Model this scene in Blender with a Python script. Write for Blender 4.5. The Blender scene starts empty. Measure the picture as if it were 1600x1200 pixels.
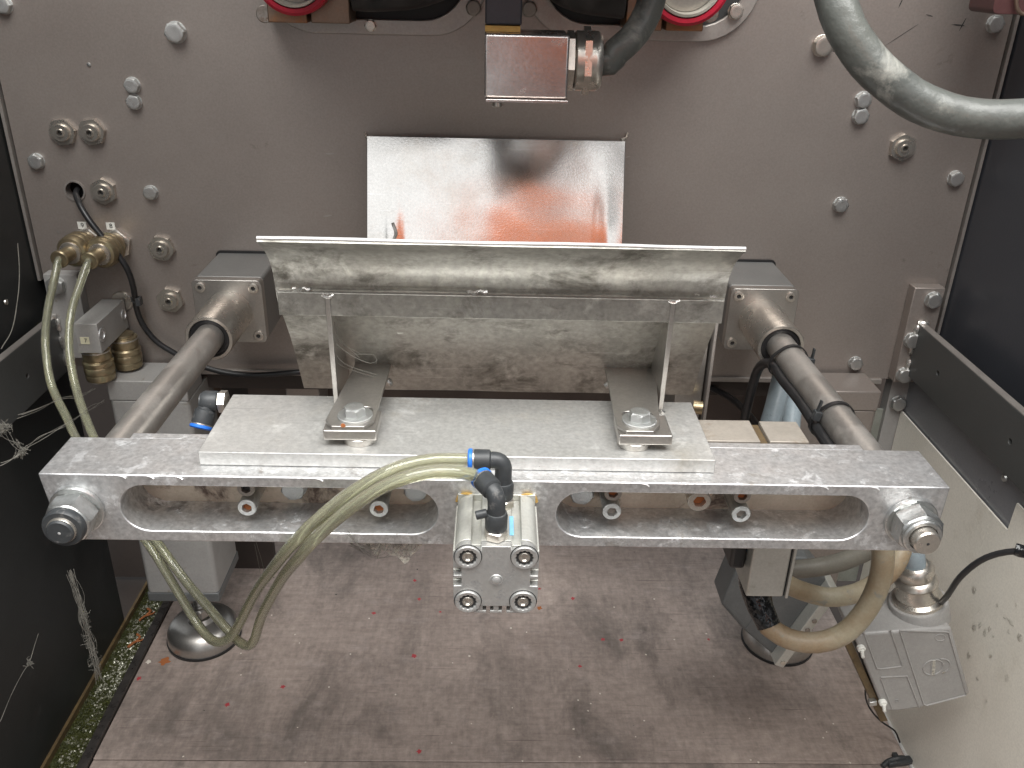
import bpy, bmesh, math, random
import numpy as np
from mathutils import Vector, Matrix, noise
random.seed(7)
PI = math.pi
S = bpy.context.scene
COL = S.collection

# ------------------------------------------------------------------ camera
F = 1373.0; CX, CY = 800.0, 600.0; H = 0.9325       # focal length in photo pixels, eye height above the floor board
def _ray(u, v): return np.array([(u-CX)/F, -(v-CY)/F, -1.0])
_D = _ray(781, -65); _D /= np.linalg.norm(_D)
_Z = -_ray(730, 3436); _Z = _Z - _Z.dot(_D)*_D; _Z /= np.linalg.norm(_Z)
RM = np.array([np.cross(_D, _Z), _D, _Z])
cam_d = bpy.data.cameras.new('camera'); cam = bpy.data.objects.new('camera', cam_d); COL.objects.link(cam)
cam_d.sensor_width = 36; cam_d.lens = F*36/1600; cam_d.clip_start = 0.01; cam_d.clip_end = 100
m4 = Matrix([[RM[i][j] for j in range(3)]+[0] for i in range(3)]+[[0, 0, 0, 1]])
cam.matrix_world = Matrix.Translation((0, 0, H)) @ m4
S.camera = cam
# points of the real place recovered from the photograph: a ray met with a plane of known depth
def _w(r): return Vector((r[0], r[1], r[2]+H))
def PY(u, v, Y): r = RM @ _ray(u, v); return _w(r*Y/r[1])
def PX(u, v, X): r = RM @ _ray(u, v); return _w(r*X/r[0])
def PZ(u, v, z): r = RM @ _ray(u, v); return _w(r*(z-H)/r[2])
def dep(p): return -(RM.T @ np.array([p[0], p[1], p[2]-H]))[2]
def rpx(px, p): return px*dep(p)/F

# ------------------------------------------------------------------ light
W = bpy.data.worlds.new('World'); S.world = W; W.use_nodes = True
bg = W.node_tree.nodes['Background']; bg.inputs[0].default_value = (0.93, 0.97, 1.0, 1); bg.inputs[1].default_value = 0.52
def area(name, loc, target, sx, sy, power, col):
    l = bpy.data.lights.new(name, 'AREA'); l.shape = 'RECTANGLE'; l.size = sx; l.size_y = sy; l.energy = power; l.color = col
    o = bpy.data.objects.new(name, l); COL.objects.link(o); o.location = loc
    o.rotation_euler = (Vector(target)-Vector(loc)).to_track_quat('-Z', 'Y').to_euler(); return o
area('ceiling_light', (0.15, -0.1, 2.5), (0, 0.7, 0.45), 2.8, 1.2, 112, (1.0, 0.99, 0.965))
area('hall_window', (0.5, -4.0, 3.2), (0.1, 1.0, 0.7), 6.0, 2.2, 36, (0.98, 0.985, 1.0))
S.view_settings.view_transform = 'Standard'; S.view_settings.look = 'None'
S.view_settings.exposure = 0.25; S.view_settings.gamma = 1.0

# ------------------------------------------------------------------ materials
def M(name, c1, c2=None, metal=0.0, rough=0.5, rv=0.1, scale=30, stain=None, bump=0.0, bscale=300, stretch=(1, 1, 1), coat=0.0,
      trans=0.0, ior=1.45, specks=None, stain2=None, spec=None, scratch=None, lump=None, grain=0.07, gs=420, weave=0):
    m = bpy.data.materials.new(name); m.use_nodes = True; nt = m.node_tree; N = nt.nodes; L = nt.links
    b = N['Principled BSDF']
    b.inputs['Metallic'].default_value = metal; b.inputs['Coat Weight'].default_value = coat
    b.inputs['Transmission Weight'].default_value = trans; b.inputs['IOR'].default_value = ior
    if spec is not None: b.inputs['Specular IOR Level'].default_value = spec
    tc = N.new('ShaderNodeTexCoord'); oi = N.new('ShaderNodeObjectInfo')
    mul = N.new('ShaderNodeMath'); mul.operation = 'MULTIPLY'; mul.inputs[1].default_value = 7.3; L.new(oi.outputs['Random'], mul.inputs[0])
    add = N.new('ShaderNodeVectorMath'); add.operation = 'ADD'; L.new(tc.outputs['Object'], add.inputs[0]); L.new(mul.outputs[0], add.inputs[1])
    V = add.outputs[0]
    def nz(sc, det=5, st=(1, 1, 1), rg=0.6, dist=0.0):
        mp = N.new('ShaderNodeMapping'); mp.inputs['Scale'].default_value = st; L.new(V, mp.inputs[0])
        n = N.new('ShaderNodeTexNoise'); n.inputs['Scale'].default_value = sc; n.inputs['Detail'].default_value = det
        n.inputs['Roughness'].default_value = rg; n.inputs['Distortion'].default_value = dist; L.new(mp.outputs[0], n.inputs['Vector']); return n.outputs['Fac']
    def rng(x, a, b_, c=0.0, d=1.0):
        r = N.new('ShaderNodeMapRange'); r.inputs[1].default_value = a; r.inputs[2].default_value = b_
        r.inputs[3].default_value = c; r.inputs[4].default_value = d; L.new(x, r.inputs[0]); return r.outputs[0]
    def mix(f, a, c):
        x = N.new('ShaderNodeMix'); x.data_type = 'RGBA'; L.new(f, x.inputs[0])
        if isinstance(a, tuple): x.inputs[6].default_value = (*a, 1)
        else: L.new(a, x.inputs[6])
        x.inputs[7].default_value = (*c, 1); return x.outputs[2]
    n1 = nz(scale, 6, stretch)
    col = mix(rng(n1, 0.3, 0.7), c1, c2 or c1)
    ro = rng(n1, 0.25, 0.75, rough-rv, rough+rv)
    def addr(ro, f, amt):
        x = N.new('ShaderNodeMath'); x.operation = 'MULTIPLY_ADD'; L.new(f, x.inputs[0]); x.inputs[1].default_value = amt; L.new(ro, x.inputs[2]); x.use_clamp = True; return x.outputs[0]
    metf = None
    for st in (stain, stain2):
        if st:                                       # colour, scale, threshold, softness, extra roughness, loss of metal[, stretch]
            f = rng(nz(st[1], 8, st[6] if len(st) > 6 else (1, 1, 1), 0.68, 0.4), st[2], st[2]+st[3])
            col = mix(f, col, st[0]); ro = addr(ro, f, st[4])
            if st[5]: metf = f if metf is None else metf; ml = st[5]
    if specks:                                       # colour, scale, threshold
        f = rng(nz(specks[1], 2), specks[2], specks[2]+0.03); col = mix(f, col, specks[0]); ro = addr(ro, f, 0.2)
    if scratch:                                      # colour, strength
        for k, rot in enumerate(((0.3, 0.2, 0.5), (0.9, 1.3, -0.6))):
            mp = N.new('ShaderNodeMapping'); mp.inputs['Rotation'].default_value = rot; mp.inputs['Scale'].default_value = (9, 420, 420); L.new(V, mp.inputs[0])
            n = N.new('ShaderNodeTexNoise'); n.inputs['Scale'].default_value = 1; n.inputs['Detail'].default_value = 2; L.new(mp.outputs[0], n.inputs['Vector'])
            f = rng(n.outputs['Fac'], 0.69, 0.74, 0, scratch[1]); col = mix(f, col, scratch[0])
    def vmul(col, f):
        x = N.new('ShaderNodeVectorMath'); x.operation = 'SCALE'; L.new(col, x.inputs[0]); L.new(f, x.inputs['Scale']); return x.outputs[0]
    if grain: col = vmul(col, rng(nz(gs, 3), 0.3, 0.7, 1-grain, 1+grain))
    if weave:
        col = vmul(col, rng(nz(16, 6, (1, 11, 1), 0.75), 0.3, 0.7, 1-weave, 1+weave)); col = vmul(col, rng(nz(16, 6, (11, 1, 1), 0.75), 0.3, 0.7, 1-weave, 1+weave))
    L.new(col, b.inputs['Base Color']); L.new(ro, b.inputs['Roughness'])
    if metf is not None and metal > 0: L.new(rng(metf, 0, 1, metal, metal-ml), b.inputs['Metallic'])
    h = None
    if bump:
        bp = N.new('ShaderNodeBump'); bp.inputs['Strength'].default_value = 1; bp.inputs['Distance'].default_value = bump
        L.new(nz(bscale, 4, stretch if stretch != (1, 1, 1) else (1, 1, 1)), bp.inputs['Height']); h = bp.outputs[0]
    if lump:
        bp = N.new('ShaderNodeBump'); bp.inputs['Strength'].default_value = 1; bp.inputs['Distance'].default_value = lump[0]
        L.new(nz(lump[1], 2), bp.inputs['Height'])
        if h: L.new(h, bp.inputs['Normal'])
        h = bp.outputs[0]
    if h: L.new(h, b.inputs['Normal'])
    return m
K = {}
K['panel'] = M('taupe_painted_steel', (0.3, 0.262, 0.238), (0.33, 0.292, 0.266), 0.5, 0.34, 0.05, 6, stain=((0.17, 0.15, 0.135), 22, 0.66, 0.08, 0.1, 0.2), bump=0.00012, bscale=900, specks=((0.12, 0.1, 0.09), 130, 0.8))
K['panel_edge'] = M('taupe_edge', (0.33, 0.3, 0.28), (0.4, 0.37, 0.34), 0.6, 0.4, 0.08, 40, bump=0.0001)
K['alu'] = M('worn_aluminium', (0.7, 0.7, 0.7), (0.57, 0.575, 0.58), 0.9, 0.43, 0.08, 45, stain=((0.25, 0.235, 0.22), 26, 0.56, 0.1, 0.16, 0.5), stain2=((0.8, 0.81, 0.82), 70, 0.57, 0.05, 0.05, 0), bump=0.00018, bscale=700, scratch=((0.3, 0.29, 0.28), 0.35), specks=((0.12, 0.11, 0.1), 260, 0.79), grain=0.2, gs=260)
K['alu_top'] = M('dusty_aluminium', (0.62, 0.62, 0.6), (0.51, 0.505, 0.49), 0.75, 0.46, 0.08, 30, stain=((0.38, 0.36, 0.32), 14, 0.5, 0.2, 0.12, 0.2), stain2=((0.72, 0.72, 0.7), 26, 0.56, 0.15, 0.05, 0), bump=0.00015, bscale=900, scratch=((0.25, 0.24, 0.23), 0.4), specks=((0.1, 0.09, 0.08), 200, 0.75), grain=0.13, gs=300)
K['pocket'] = M('oxidised_pocket_metal', (0.52, 0.44, 0.35), (0.42, 0.345, 0.265), 0.25, 0.5, 0.1, 40, stain=((0.09, 0.06, 0.045), 30, 0.53, 0.12, 0.2, 0.5), bump=0.0003, bscale=500)
K['steel'] = M('stained_stainless', (0.4, 0.388, 0.355), (0.3, 0.29, 0.262), 0.8, 0.4, 0.08, 22, stain=((0.14, 0.13, 0.11), 19, 0.52, 0.14, 0.1, 0.1, (1, 1, 1.5)), stain2=((0.5, 0.485, 0.445), 44, 0.56, 0.16, 0.02, 0), grain=0.18, gs=200, bump=0.0001, bscale=800, scratch=((0.6, 0.58, 0.55), 0.25))
K['steel_clean'] = M('brushed_stainless', (0.52, 0.5, 0.47), (0.42, 0.4, 0.375), 0.92, 0.34, 0.06, 30, stain=((0.22, 0.2, 0.17), 30, 0.62, 0.1, 0.15, 0.3), bump=0.0001, bscale=700)
K['edge'] = M('bright_cut_edge', (0.85, 0.85, 0.84), (0.7, 0.7, 0.7), 0.6, 0.35, 0.1, 120)
K['mirror'] = M('polished_stainless', (0.63, 0.61, 0.58), (0.57, 0.55, 0.52), 1.0, 0.15, 0.03, 14, stain=((0.55, 0.5, 0.44), 12, 0.5, 0.3, 0.07, 0), bump=0.00004, bscale=500, lump=(0.00025, 9), scratch=((0.8, 0.8, 0.8), 0.3))
K['box_steel'] = M('scuffed_polished_steel', (0.74, 0.68, 0.65), (0.62, 0.55, 0.52), 0.9, 0.22, 0.05, 40, stain=((0.7, 0.66, 0.63), 40, 0.52, 0.25, 0.16, 0.1), bump=0.00005, scratch=((0.85, 0.83, 0.8), 0.6))
K['nickel'] = M('nickel_plate', (0.64, 0.6, 0.54), (0.52, 0.485, 0.435), 0.88, 0.3, 0.08, 90, bump=0.00008, bscale=800)
K['zinc'] = M('zinc_bolt', (0.62, 0.63, 0.62), (0.45, 0.46, 0.45), 0.95, 0.34, 0.1, 160, stain=((0.36, 0.31, 0.25), 120, 0.62, 0.1, 0.2, 0.4), bump=0.0003, bscale=260)
K['rustscrew'] = M('grimy_screw', (0.36, 0.33, 0.3), (0.25, 0.22, 0.19), 0.8, 0.45, 0.1, 160, stain=((0.16, 0.08, 0.04), 150, 0.56, 0.1, 0.2, 0.6), bump=0.0002)
K['carrier'] = M('dull_brownish_metal', (0.4, 0.365, 0.32), (0.32, 0.29, 0.25), 0.4, 0.45, 0.08, 50, stain=((0.24, 0.19, 0.14), 40, 0.56, 0.12, 0.1, 0.1), bump=0.0002)
K['housing'] = M('grey_bearing_housing', (0.21, 0.21, 0.205), (0.26, 0.258, 0.25), 0.45, 0.4, 0.06, 14, bump=0.0001)
K['rust'] = M('orange_rust_and_glint', (0.45, 0.16, 0.05), (0.25, 0.08, 0.03), 0.1, 0.8, 0.1, 300)  # real rust flakes, and the orange reflection painted into screw sockets
K['rod'] = M('dusty_chrome_rod', (0.52, 0.49, 0.455), (0.44, 0.415, 0.385), 0.8, 0.36, 0.06, 25, stain=((0.33, 0.305, 0.28), 14, 0.5, 0.15, 0.15, 0.4), bump=0.00006, bscale=900)
K['brass'] = M('tarnished_brass', (0.38, 0.31, 0.2), (0.28, 0.225, 0.14), 0.85, 0.34, 0.1, 60, stain=((0.22, 0.2, 0.12), 50, 0.55, 0.1, 0.15, 0.4), bump=0.0001)
K['ochre'] = M('ochre_seal', (0.55, 0.36, 0.1), (0.4, 0.25, 0.07), 0.2, 0.45, 0.1, 80)
K['black'] = M('black_paint', (0.016, 0.017, 0.017), (0.025, 0.026, 0.026), 0.0, 0.5, 0.1, 10, stain=((0.05, 0.05, 0.048), 40, 0.62, 0.15, 0.1, 0), bump=0.0001, specks=((0.3, 0.3, 0.28), 90, 0.815))
K['navy'] = M('blue_black_paint', (0.04, 0.043, 0.051), (0.05, 0.053, 0.062), 0.1, 0.36, 0.06, 6, stain=((0.05, 0.052, 0.06), 12, 0.6, 0.2, 0.1, 0), bump=0.0001, specks=((0.2, 0.2, 0.2), 70, 0.82))
K['plate'] = M('dark_plate', (0.06, 0.062, 0.061), (0.08, 0.082, 0.08), 0.2, 0.4, 0.05, 8, bump=0.0001, bscale=900, specks=((0.25, 0.25, 0.24), 90, 0.81))
K['plastic'] = M('black_plastic', (0.032, 0.035, 0.038), (0.045, 0.048, 0.05), 0, 0.45, 0.08, 120, bump=0.00006, stain=((0.13, 0.125, 0.12), 90, 0.6, 0.1, 0.2, 0))
K['rubber'] = M('black_rubber', (0.014, 0.014, 0.015), (0.022, 0.022, 0.023), 0, 0.36, 0.06, 60)
K['tape'] = M('black_tape', (0.008, 0.009, 0.01), (0.014, 0.015, 0.016), 0, 0.2, 0.05, 60, lump=(0.004, 90))
K['blue'] = M('blue_plastic', (0.02, 0.13, 0.6), (0.03, 0.2, 0.7), 0, 0.35, 0.05, 90)
K['skyblue'] = M('pale_blue_sticker', (0.18, 0.45, 0.68), (0.25, 0.5, 0.7), 0, 0.5, 0.05, 200)
K['hosegrey'] = M('weathered_grey_cable', (0.105, 0.11, 0.1), (0.07, 0.075, 0.07), 0, 0.36, 0.08, 28, stain=((0.24, 0.24, 0.215), 30, 0.55, 0.14, 0.15, 0), bump=0.0004, bscale=220, lump=(0.003, 30))
K['hosebeige'] = M('dirty_beige_cable', (0.4, 0.37, 0.28), (0.29, 0.235, 0.15), 0, 0.42, 0.08, 16, stain=((0.23, 0.14, 0.07), 7, 0.45, 0.25, 0.1, 0), stain2=((0.25, 0.24, 0.2), 60, 0.58, 0.08, 0.1, 0), bump=0.0002)
K['hosedark'] = M('dark_grey_hose', (0.19, 0.18, 0.15), (0.13, 0.12, 0.1), 0, 0.45, 0.08, 20, bump=0.0002)  # dark brown-grey base colour of the uppermost cable
K['hoseblue'] = M('pale_blue_grey_conduit', (0.34, 0.4, 0.43), (0.25, 0.3, 0.33), 0, 0.42, 0.08, 30, stain=((0.1, 0.1, 0.1), 60, 0.62, 0.1, 0.1, 0), bump=0.0002)
K['tube'] = M('olive_clear_tube', (0.86, 0.86, 0.74), (0.78, 0.78, 0.64), 0, 0.12, 0.04, 40, trans=0.9, ior=1.3, coat=0.5)
K['tubeliner'] = M('tube_inner', (0.72, 0.72, 0.56), (0.66, 0.66, 0.5), 0, 0.2, 0.05, 60, trans=0.8, ior=1.2)
K['castgrey'] = M('grey_powder_coat', (0.34, 0.332, 0.32), (0.3, 0.292, 0.28), 0.1, 0.45, 0.06, 30, bump=0.0002, bscale=600, stain=((0.18, 0.15, 0.1), 50, 0.64, 0.1, 0.1, 0))
K['castdark'] = M('dark_grey_powder_coat', (0.1, 0.105, 0.105), (0.13, 0.135, 0.135), 0.1, 0.4, 0.06, 30, bump=0.0002, bscale=600)
K['cast'] = M('cast_aluminium', (0.6, 0.6, 0.58), (0.5, 0.5, 0.49), 0.8, 0.48, 0.06, 50, stain=((0.3, 0.3, 0.3), 55, 0.57, 0.1, 0.1, 0.2), bump=0.0002, bscale=500, scratch=((0.3, 0.3, 0.3), 0.4))
K['castlt'] = M('anodised_aluminium', (0.56, 0.56, 0.52), (0.5, 0.5, 0.46), 0.55, 0.45, 0.05, 40, bump=0.0001, stain=((0.4, 0.38, 0.32), 40, 0.6, 0.1, 0.1, 0.1))
K['weld'] = M('weld_bead', (0.8, 0.79, 0.76), (0.6, 0.58, 0.54), 0.9, 0.3, 0.1, 300, bump=0.0006, bscale=350)
K['white'] = M('white_label', (0.75, 0.75, 0.7), (0.68, 0.68, 0.63), 0, 0.5, 0.05, 100)
K['cream'] = M('cream_label', (0.7, 0.67, 0.5), (0.65, 0.62, 0.45), 0, 0.5, 0.05, 100)
K['ink'] = M('black_ink', (0.03, 0.03, 0.03), None, 0, 0.6, 0.02, 100)
K['red'] = M('red_gasket', (0.5, 0.012, 0.04), (0.4, 0.01, 0.03), 0, 0.45, 0.05, 30)
K['offwhite'] = M('off_white_rim', (0.62, 0.6, 0.53), (0.45, 0.42, 0.36), 0.2, 0.4, 0.1, 50)
K['copper'] = M('brown_bronze_block', (0.26, 0.18, 0.13), (0.2, 0.15, 0.12), 0.7, 0.4, 0.06, 20, stain=((0.32, 0.16, 0.08), 12, 0.5, 0.15, 0.1, 0))
K['board'] = M('grimy_phenolic_board', (0.38, 0.31, 0.272), (0.25, 0.2, 0.175), 0, 0.5, 0.08, 5, stain=((0.15, 0.125, 0.11), 9, 0.5, 0.2, 0.06, 0, (1.2, 0.6, 1)), stain2=((0.33, 0.275, 0.25), 24, 0.55, 0.2, 0.08, 0, (0.8, 1.2, 1)), bump=0.0005, bscale=240, specks=((0.04, 0.04, 0.035), 75, 0.765), scratch=((0.12, 0.09, 0.08), 0.6), grain=0.16, gs=120, weave=0.12)
K['paintred'] = M('red_paint_fleck', (0.42, 0.05, 0.06), (0.36, 0.05, 0.06), 0, 0.4, 0.05, 300)
K['chipwhite'] = M('pale_chip', (0.75, 0.73, 0.68), (0.6, 0.5, 0.4), 0, 0.5, 0.1, 300)
K['moss'] = M('wet_moss', (0.07, 0.075, 0.02), (0.035, 0.04, 0.012), 0, 0.35, 0.15, 90, stain=((0.2, 0.2, 0.14), 60, 0.56, 0.05, -0.2, 0), bump=0.004, bscale=160)
K['swarf'] = M('grey_wet_grit', (0.36, 0.35, 0.29), (0.2, 0.2, 0.14), 0.2, 0.25, 0.1, 300)
K['rustedge'] = M('rusty_edge', (0.16, 0.11, 0.05), (0.08, 0.055, 0.03), 0.1, 0.5, 0.1, 60, bump=0.0006)
K['profile'] = M('dark_profile', (0.05, 0.045, 0.042), (0.09, 0.08, 0.075), 0.5, 0.3, 0.08, 60, bump=0.0002)
K['sheet'] = M('pale_glossy_sheet', (0.8, 0.77, 0.69), (0.73, 0.7, 0.62), 0.0, 0.24, 0.05, 9, bump=0.0001, bscale=500, stain=((0.58, 0.54, 0.46), 9, 0.56, 0.2, 0.05, 0), specks=((0.2, 0.17, 0.13), 110, 0.8), lump=(0.0015, 5))
K['concrete'] = M('pale_green_grey_plate', (0.33, 0.34, 0.3), (0.22, 0.23, 0.2), 0.1, 0.5, 0.1, 25, bump=0.0003)
K['water'] = M('water_drop', (1, 1, 1), None, 0, 0.05, 0.0, 10, trans=1.0, ior=1.33)
K['web'] = M('cobweb_silk', (0.24, 0.23, 0.2), (0.16, 0.15, 0.13), 0, 0.8, 0.05, 200)
K['hall'] = M('brown_grey_hall_floor', (0.22, 0.18, 0.155), (0.17, 0.14, 0.12), 0, 0.7, 0.05, 2, bump=0.001, bscale=60)
K['orange'] = M('orange_lacquer', (0.8, 0.2, 0.03), (0.72, 0.17, 0.03), 0, 0.45, 0.05, 5)
K['maroon'] = M('dark_maroon_paint', (0.07, 0.03, 0.03), (0.09, 0.04, 0.038), 0, 0.45, 0.05, 20)
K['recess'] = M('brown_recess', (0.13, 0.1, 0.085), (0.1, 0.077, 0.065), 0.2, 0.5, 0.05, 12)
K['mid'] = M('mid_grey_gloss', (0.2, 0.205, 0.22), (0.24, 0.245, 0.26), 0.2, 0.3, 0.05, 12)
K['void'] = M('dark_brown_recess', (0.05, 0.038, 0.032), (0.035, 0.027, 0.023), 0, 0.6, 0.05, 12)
# cobweb sheet: real gaps between threads
def websheet():
    m = bpy.data.materials.new('dusty_web_film'); m.use_nodes = True; nt = m.node_tree; N = nt.nodes; L = nt.links
    b = N['Principled BSDF']; b.inputs['Base Color'].default_value = (0.62, 0.58, 0.5, 1); b.inputs['Roughness'].default_value = 0.9
    tc = N.new('ShaderNodeTexCoord'); n = N.new('ShaderNodeTexNoise'); n.inputs['Scale'].default_value = 260; n.inputs['Detail'].default_value = 8; n.inputs['Roughness'].default_value = 0.75
    L.new(tc.outputs['Object'], n.inputs['Vector']); r = N.new('ShaderNodeMapRange'); r.inputs[1].default_value = 0.38; r.inputs[2].default_value = 0.56; r.inputs[4].default_value = 0.95
    L.new(n.outputs['Fac'], r.inputs[0]); L.new(r.outputs[0], b.inputs['Alpha']); return m
K['webfilm'] = websheet()

# ------------------------------------------------------------------ mesh helpers
def frame(d):
    d = Vector(d).normalized(); a = Vector((0, 0, 1)) if abs(d.z) < 0.9 else Vector((1, 0, 0))
    x = a.cross(d).normalized(); return x, d.cross(x), d
class B:
    def __init__(s): s.v = []; s.f = []
    def add(s, vs, fs):
        o = len(s.v); s.v += [Vector(p) for p in vs]; s.f += [tuple(i+o for i in f) for f in fs]; return s
    def box(s, x0, x1, y0, y1, z0, z1, rot=None):
        vs = [Vector((x, y, z)) for x in (x0, x1) for y in (y0, y1) for z in (z0, z1)]
        return s.add(vs, [(0, 1, 3, 2), (4, 6, 7, 5), (0, 4, 5, 1), (2, 3, 7, 6), (0, 2, 6, 4), (1, 5, 7, 3)])
    def obox(s, c, ax, ay, az):                      # centre and three half axes
        c, ax, ay, az = map(Vector, (c, ax, ay, az))
        vs = [c+ax*i+ay*j+az*k for i in (-1, 1) for j in (-1, 1) for k in (-1, 1)]
        return s.add(vs, [(0, 1, 3, 2), (4, 6, 7, 5), (0, 4, 5, 1), (2, 3, 7, 6), (0, 2, 6, 4), (1, 5, 7, 3)])
    def rings(s, rs, p0, axis, closed=True, rot=0.0, cap0=True, cap1=True):   # rs: [(radius or list of radii, distance along axis)]
        x, y, d = frame(axis); p0 = Vector(p0); n = max([len(r) for r, t in rs if isinstance(r, list)]+[0]) or 32; o = len(s.v)
        for r, t in rs:
            for k in range(n):
                a = 2*PI*k/n+rot; rr = r[k] if isinstance(r, list) else r
                s.v.append(p0+d*t+(x*math.cos(a)+y*math.sin(a))*rr)
        m = len(rs)
        for i in range(m-1):
            for k in range(n):
                a = o+i*n+k; b = o+i*n+(k+1) % n; s.f.append((a, b, b+n, a+n))
        if cap0: s.f.append(tuple(o+k for k in range(n))[::-1])
        if cap1: s.f.append(tuple(o+(m-1)*n+k for k in range(n)))
        return s
    def lathe(s, prof, p0, axis, n=32, **k):
        return s.rings([([r]*n, t) for r, t in prof], p0, axis, **k)
    def cyl(s, p0, p1, r, n=28, c=0.0):
        p0, p1 = Vector(p0), Vector(p1); h = (p1-p0).length
        pr = [(r-c, 0), (r, c), (r, h-c), (r-c, h)] if c else [(r, 0), (r, h)]
        return s.lathe(pr, p0, p1-p0, n)
    def tube(s, pts, r, n=12, step=None, cap=True, jitter=0.0):
        P = [Vector(p) for p in pts]
        if step:
            Q = []; E = [2*P[0]-P[1]]+P+[2*P[-1]-P[-2]]
            for i in range(1, len(E)-2):
                a, b, c, d = E[i-1:i+3]; m = max(2, int((c-b).length/step))
                for k in range(m):
                    t = k/m; Q.append(0.5*((2*b)+(c-a)*t+(2*a-5*b+4*c-d)*t*t+(3*b-a-3*c+d)*t**3))
            Q.append(P[-1]); P = Q
        o = len(s.v); T = (P[1]-P[0]).normalized(); X = frame(T)[0]
        for i, p in enumerate(P):
            t = (P[min(i+1, len(P)-1)]-P[max(i-1, 0)]).normalized(); X = (X-t*X.dot(t)).normalized(); Y = t.cross(X)
            rr = (r(i/(len(P)-1)) if callable(r) else r)
            for k in range(n):
                a = 2*PI*k/n; j = 1+(jitter*noise.noise(p*60+Vector((k, 0, 0))*0.4) if jitter else 0)
                s.v.append(p+(X*math.cos(a)+Y*math.sin(a))*rr*j)
        for i in range(len(P)-1):
            for k in range(n):
                a = o+i*n+k; b = o+i*n+(k+1) % n; s.f.append((a, b, b+n, a+n))
        if cap: s.f.append(tuple(o+k for k in range(n))[::-1]); s.f.append(tuple(o+(len(P)-1)*n+k for k in range(n)))
        return s
    def prism(s, outline, f0, f1, holes=(), pocket=None):
        # outline / holes: lists of 2D points; f0, f1 map a 2D point to the near and far 3D point; pocket: far map for blind holes
        bm = bmesh.new(); loops = [outline]+list(holes); es = []; 
        for lp in loops:
            vs = [bm.verts.new((p[0], p[1], 0)) for p in lp]; es += [bm.edges.new((vs[i], vs[(i+1) % len(vs)])) for i in range(len(vs))]
        bmesh.ops.triangle_fill(bm, edges=es, use_beauty=True, use_dissolve=False)
        bm.verts.index_update(); V2 = [(v.co.x, v.co.y) for v in bm.verts]; F2 = [tuple(v.index for v in f.verts) for f in bm.faces]; bm.free()
        s.add([f0(p) for p in V2], F2)
        if pocket is None: s.add([f1(p) for p in V2], F2)
        else: s.add([f1(p) for p in outline], [tuple(range(len(outline)))])
        for i, lp in enumerate(loops):
            n = len(lp); far = f1 if (i == 0 or pocket is None) else pocket
            s.add([f0(p) for p in lp]+[far(p) for p in lp], [(k, (k+1) % n, (k+1) % n+n, k+n) for k in range(n)])
            if i and pocket is not None and False: s.add([pocket(p) for p in lp], [tuple(range(n))])
        return s
def hexr(R_af, n=24, cap=1e9):                      # radii of a hexagon with across-flats 2*R_af
    out = []
    for k in range(n):
        a = (2*PI*k/n) % (PI/3); r = R_af/math.cos(a-PI/6); out.append(min(r, cap))
    return out
def mesh(name, b, angle=35, smooth=True):
    me = bpy.data.meshes.new(name); me.from_pydata([tuple(v) for v in b.v], [], b.f)
    bm = bmesh.new(); bm.from_mesh(me); bmesh.ops.remove_doubles(bm, verts=bm.verts, dist=1e-6)
    bmesh.ops.recalc_face_normals(bm, faces=bm.faces); bm.to_mesh(me); bm.free()
    if smooth: me.shade_smooth(); me.set_sharp_from_angle(angle=math.radians(angle))
    return me
OFF = {}
def thing(name, label, cat, loc, group=None):
    o = bpy.data.objects.new(name, None); COL.objects.link(o); o.empty_display_size = 0.02
    o.location = loc; OFF[o.name] = Vector(loc); o['label'] = label; o['category'] = cat
    if group: o['group'] = group
    return o
def link(name, me, mat, parent, label=None):
    o = bpy.data.objects.new(name, me); COL.objects.link(o)
    if not me.materials: me.materials.append(mat)
    if parent is not None: o.parent = parent
    if label: o['label'] = label
    return o
def part(name, b, mat, parent, label=None, bevel=0.0, angle=35, seg=2, kind=None):
    off = OFF[parent.name]; b.v = [v-off for v in b.v]
    o = link(name, mesh(name, b, angle), K[mat], parent, label); OFF[o.name] = off
    if bevel:
        md = o.modifiers.new('bevel', 'BEVEL'); md.width = bevel; md.segments = seg; md.limit_method = 'ANGLE'; md.angle_limit = math.radians(40); md.harden_normals = False
    if kind: o['kind'] = kind
    return o
def solo(name, b, mat, label=None, cat=None, kind=None, group=None, bevel=0.0, loc=None, angle=35):
    off = Vector(loc) if loc is not None else sum(b.v, Vector())/len(b.v); b.v = [v-off for v in b.v]
    o = link(name, mesh(name, b, angle), K[mat], None, label); o.location = off; OFF[o.name] = off
    if cat: o['category'] = cat
    if kind: o['kind'] = kind
    if group: o['group'] = group
    if bevel:
        md = o.modifiers.new('bevel', 'BEVEL'); md.width = bevel; md.segments = 2; md.limit_method = 'ANGLE'; md.angle_limit = math.radians(40)
    return o
# ---- shared fasteners, modelled at unit radius 1 = half the washer; axis +Z
def m_hexhead():
    b = B(); R = 0.86; hx = hexr(R); 
    b.rings([(hx, 0.0), ([min(r, R*1.16) for r in hx], 0.5), ([R*0.97]*24, 0.62), ([R*0.9]*24, 0.64), ([R*0.55]*24, 0.63)], (0, 0, 0), (0, 0, 1)); return mesh('hex_head', b, 25)
def m_washer(ri=0.5, h=0.1):
    return mesh('washer', B().lathe([(1.0, 0), (1.0, h*0.8), (0.97, h), (ri, h)], (0, 0, 0), (0, 0, 1), 32, cap0=False), 30)
def m_cap(R=1.0, h=1.0, sock=0.5, d=0.55):
    b = B(); b.rings([([R]*24, 0), ([R]*24, h*0.9), ([R*0.93]*24, h), ([R*0.7]*24, h), (hexr(sock), h), (hexr(sock), h-d)], (0, 0, 0), (0, 0, 1)); return mesh('socket_head', b, 30)
def m_sock(R=0.5):
    return mesh('socket_floor', B().rings([(hexr(R), 0), (hexr(R), 0.01)], (0, 0, 0), (0, 0, 1)), 30)
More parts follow.
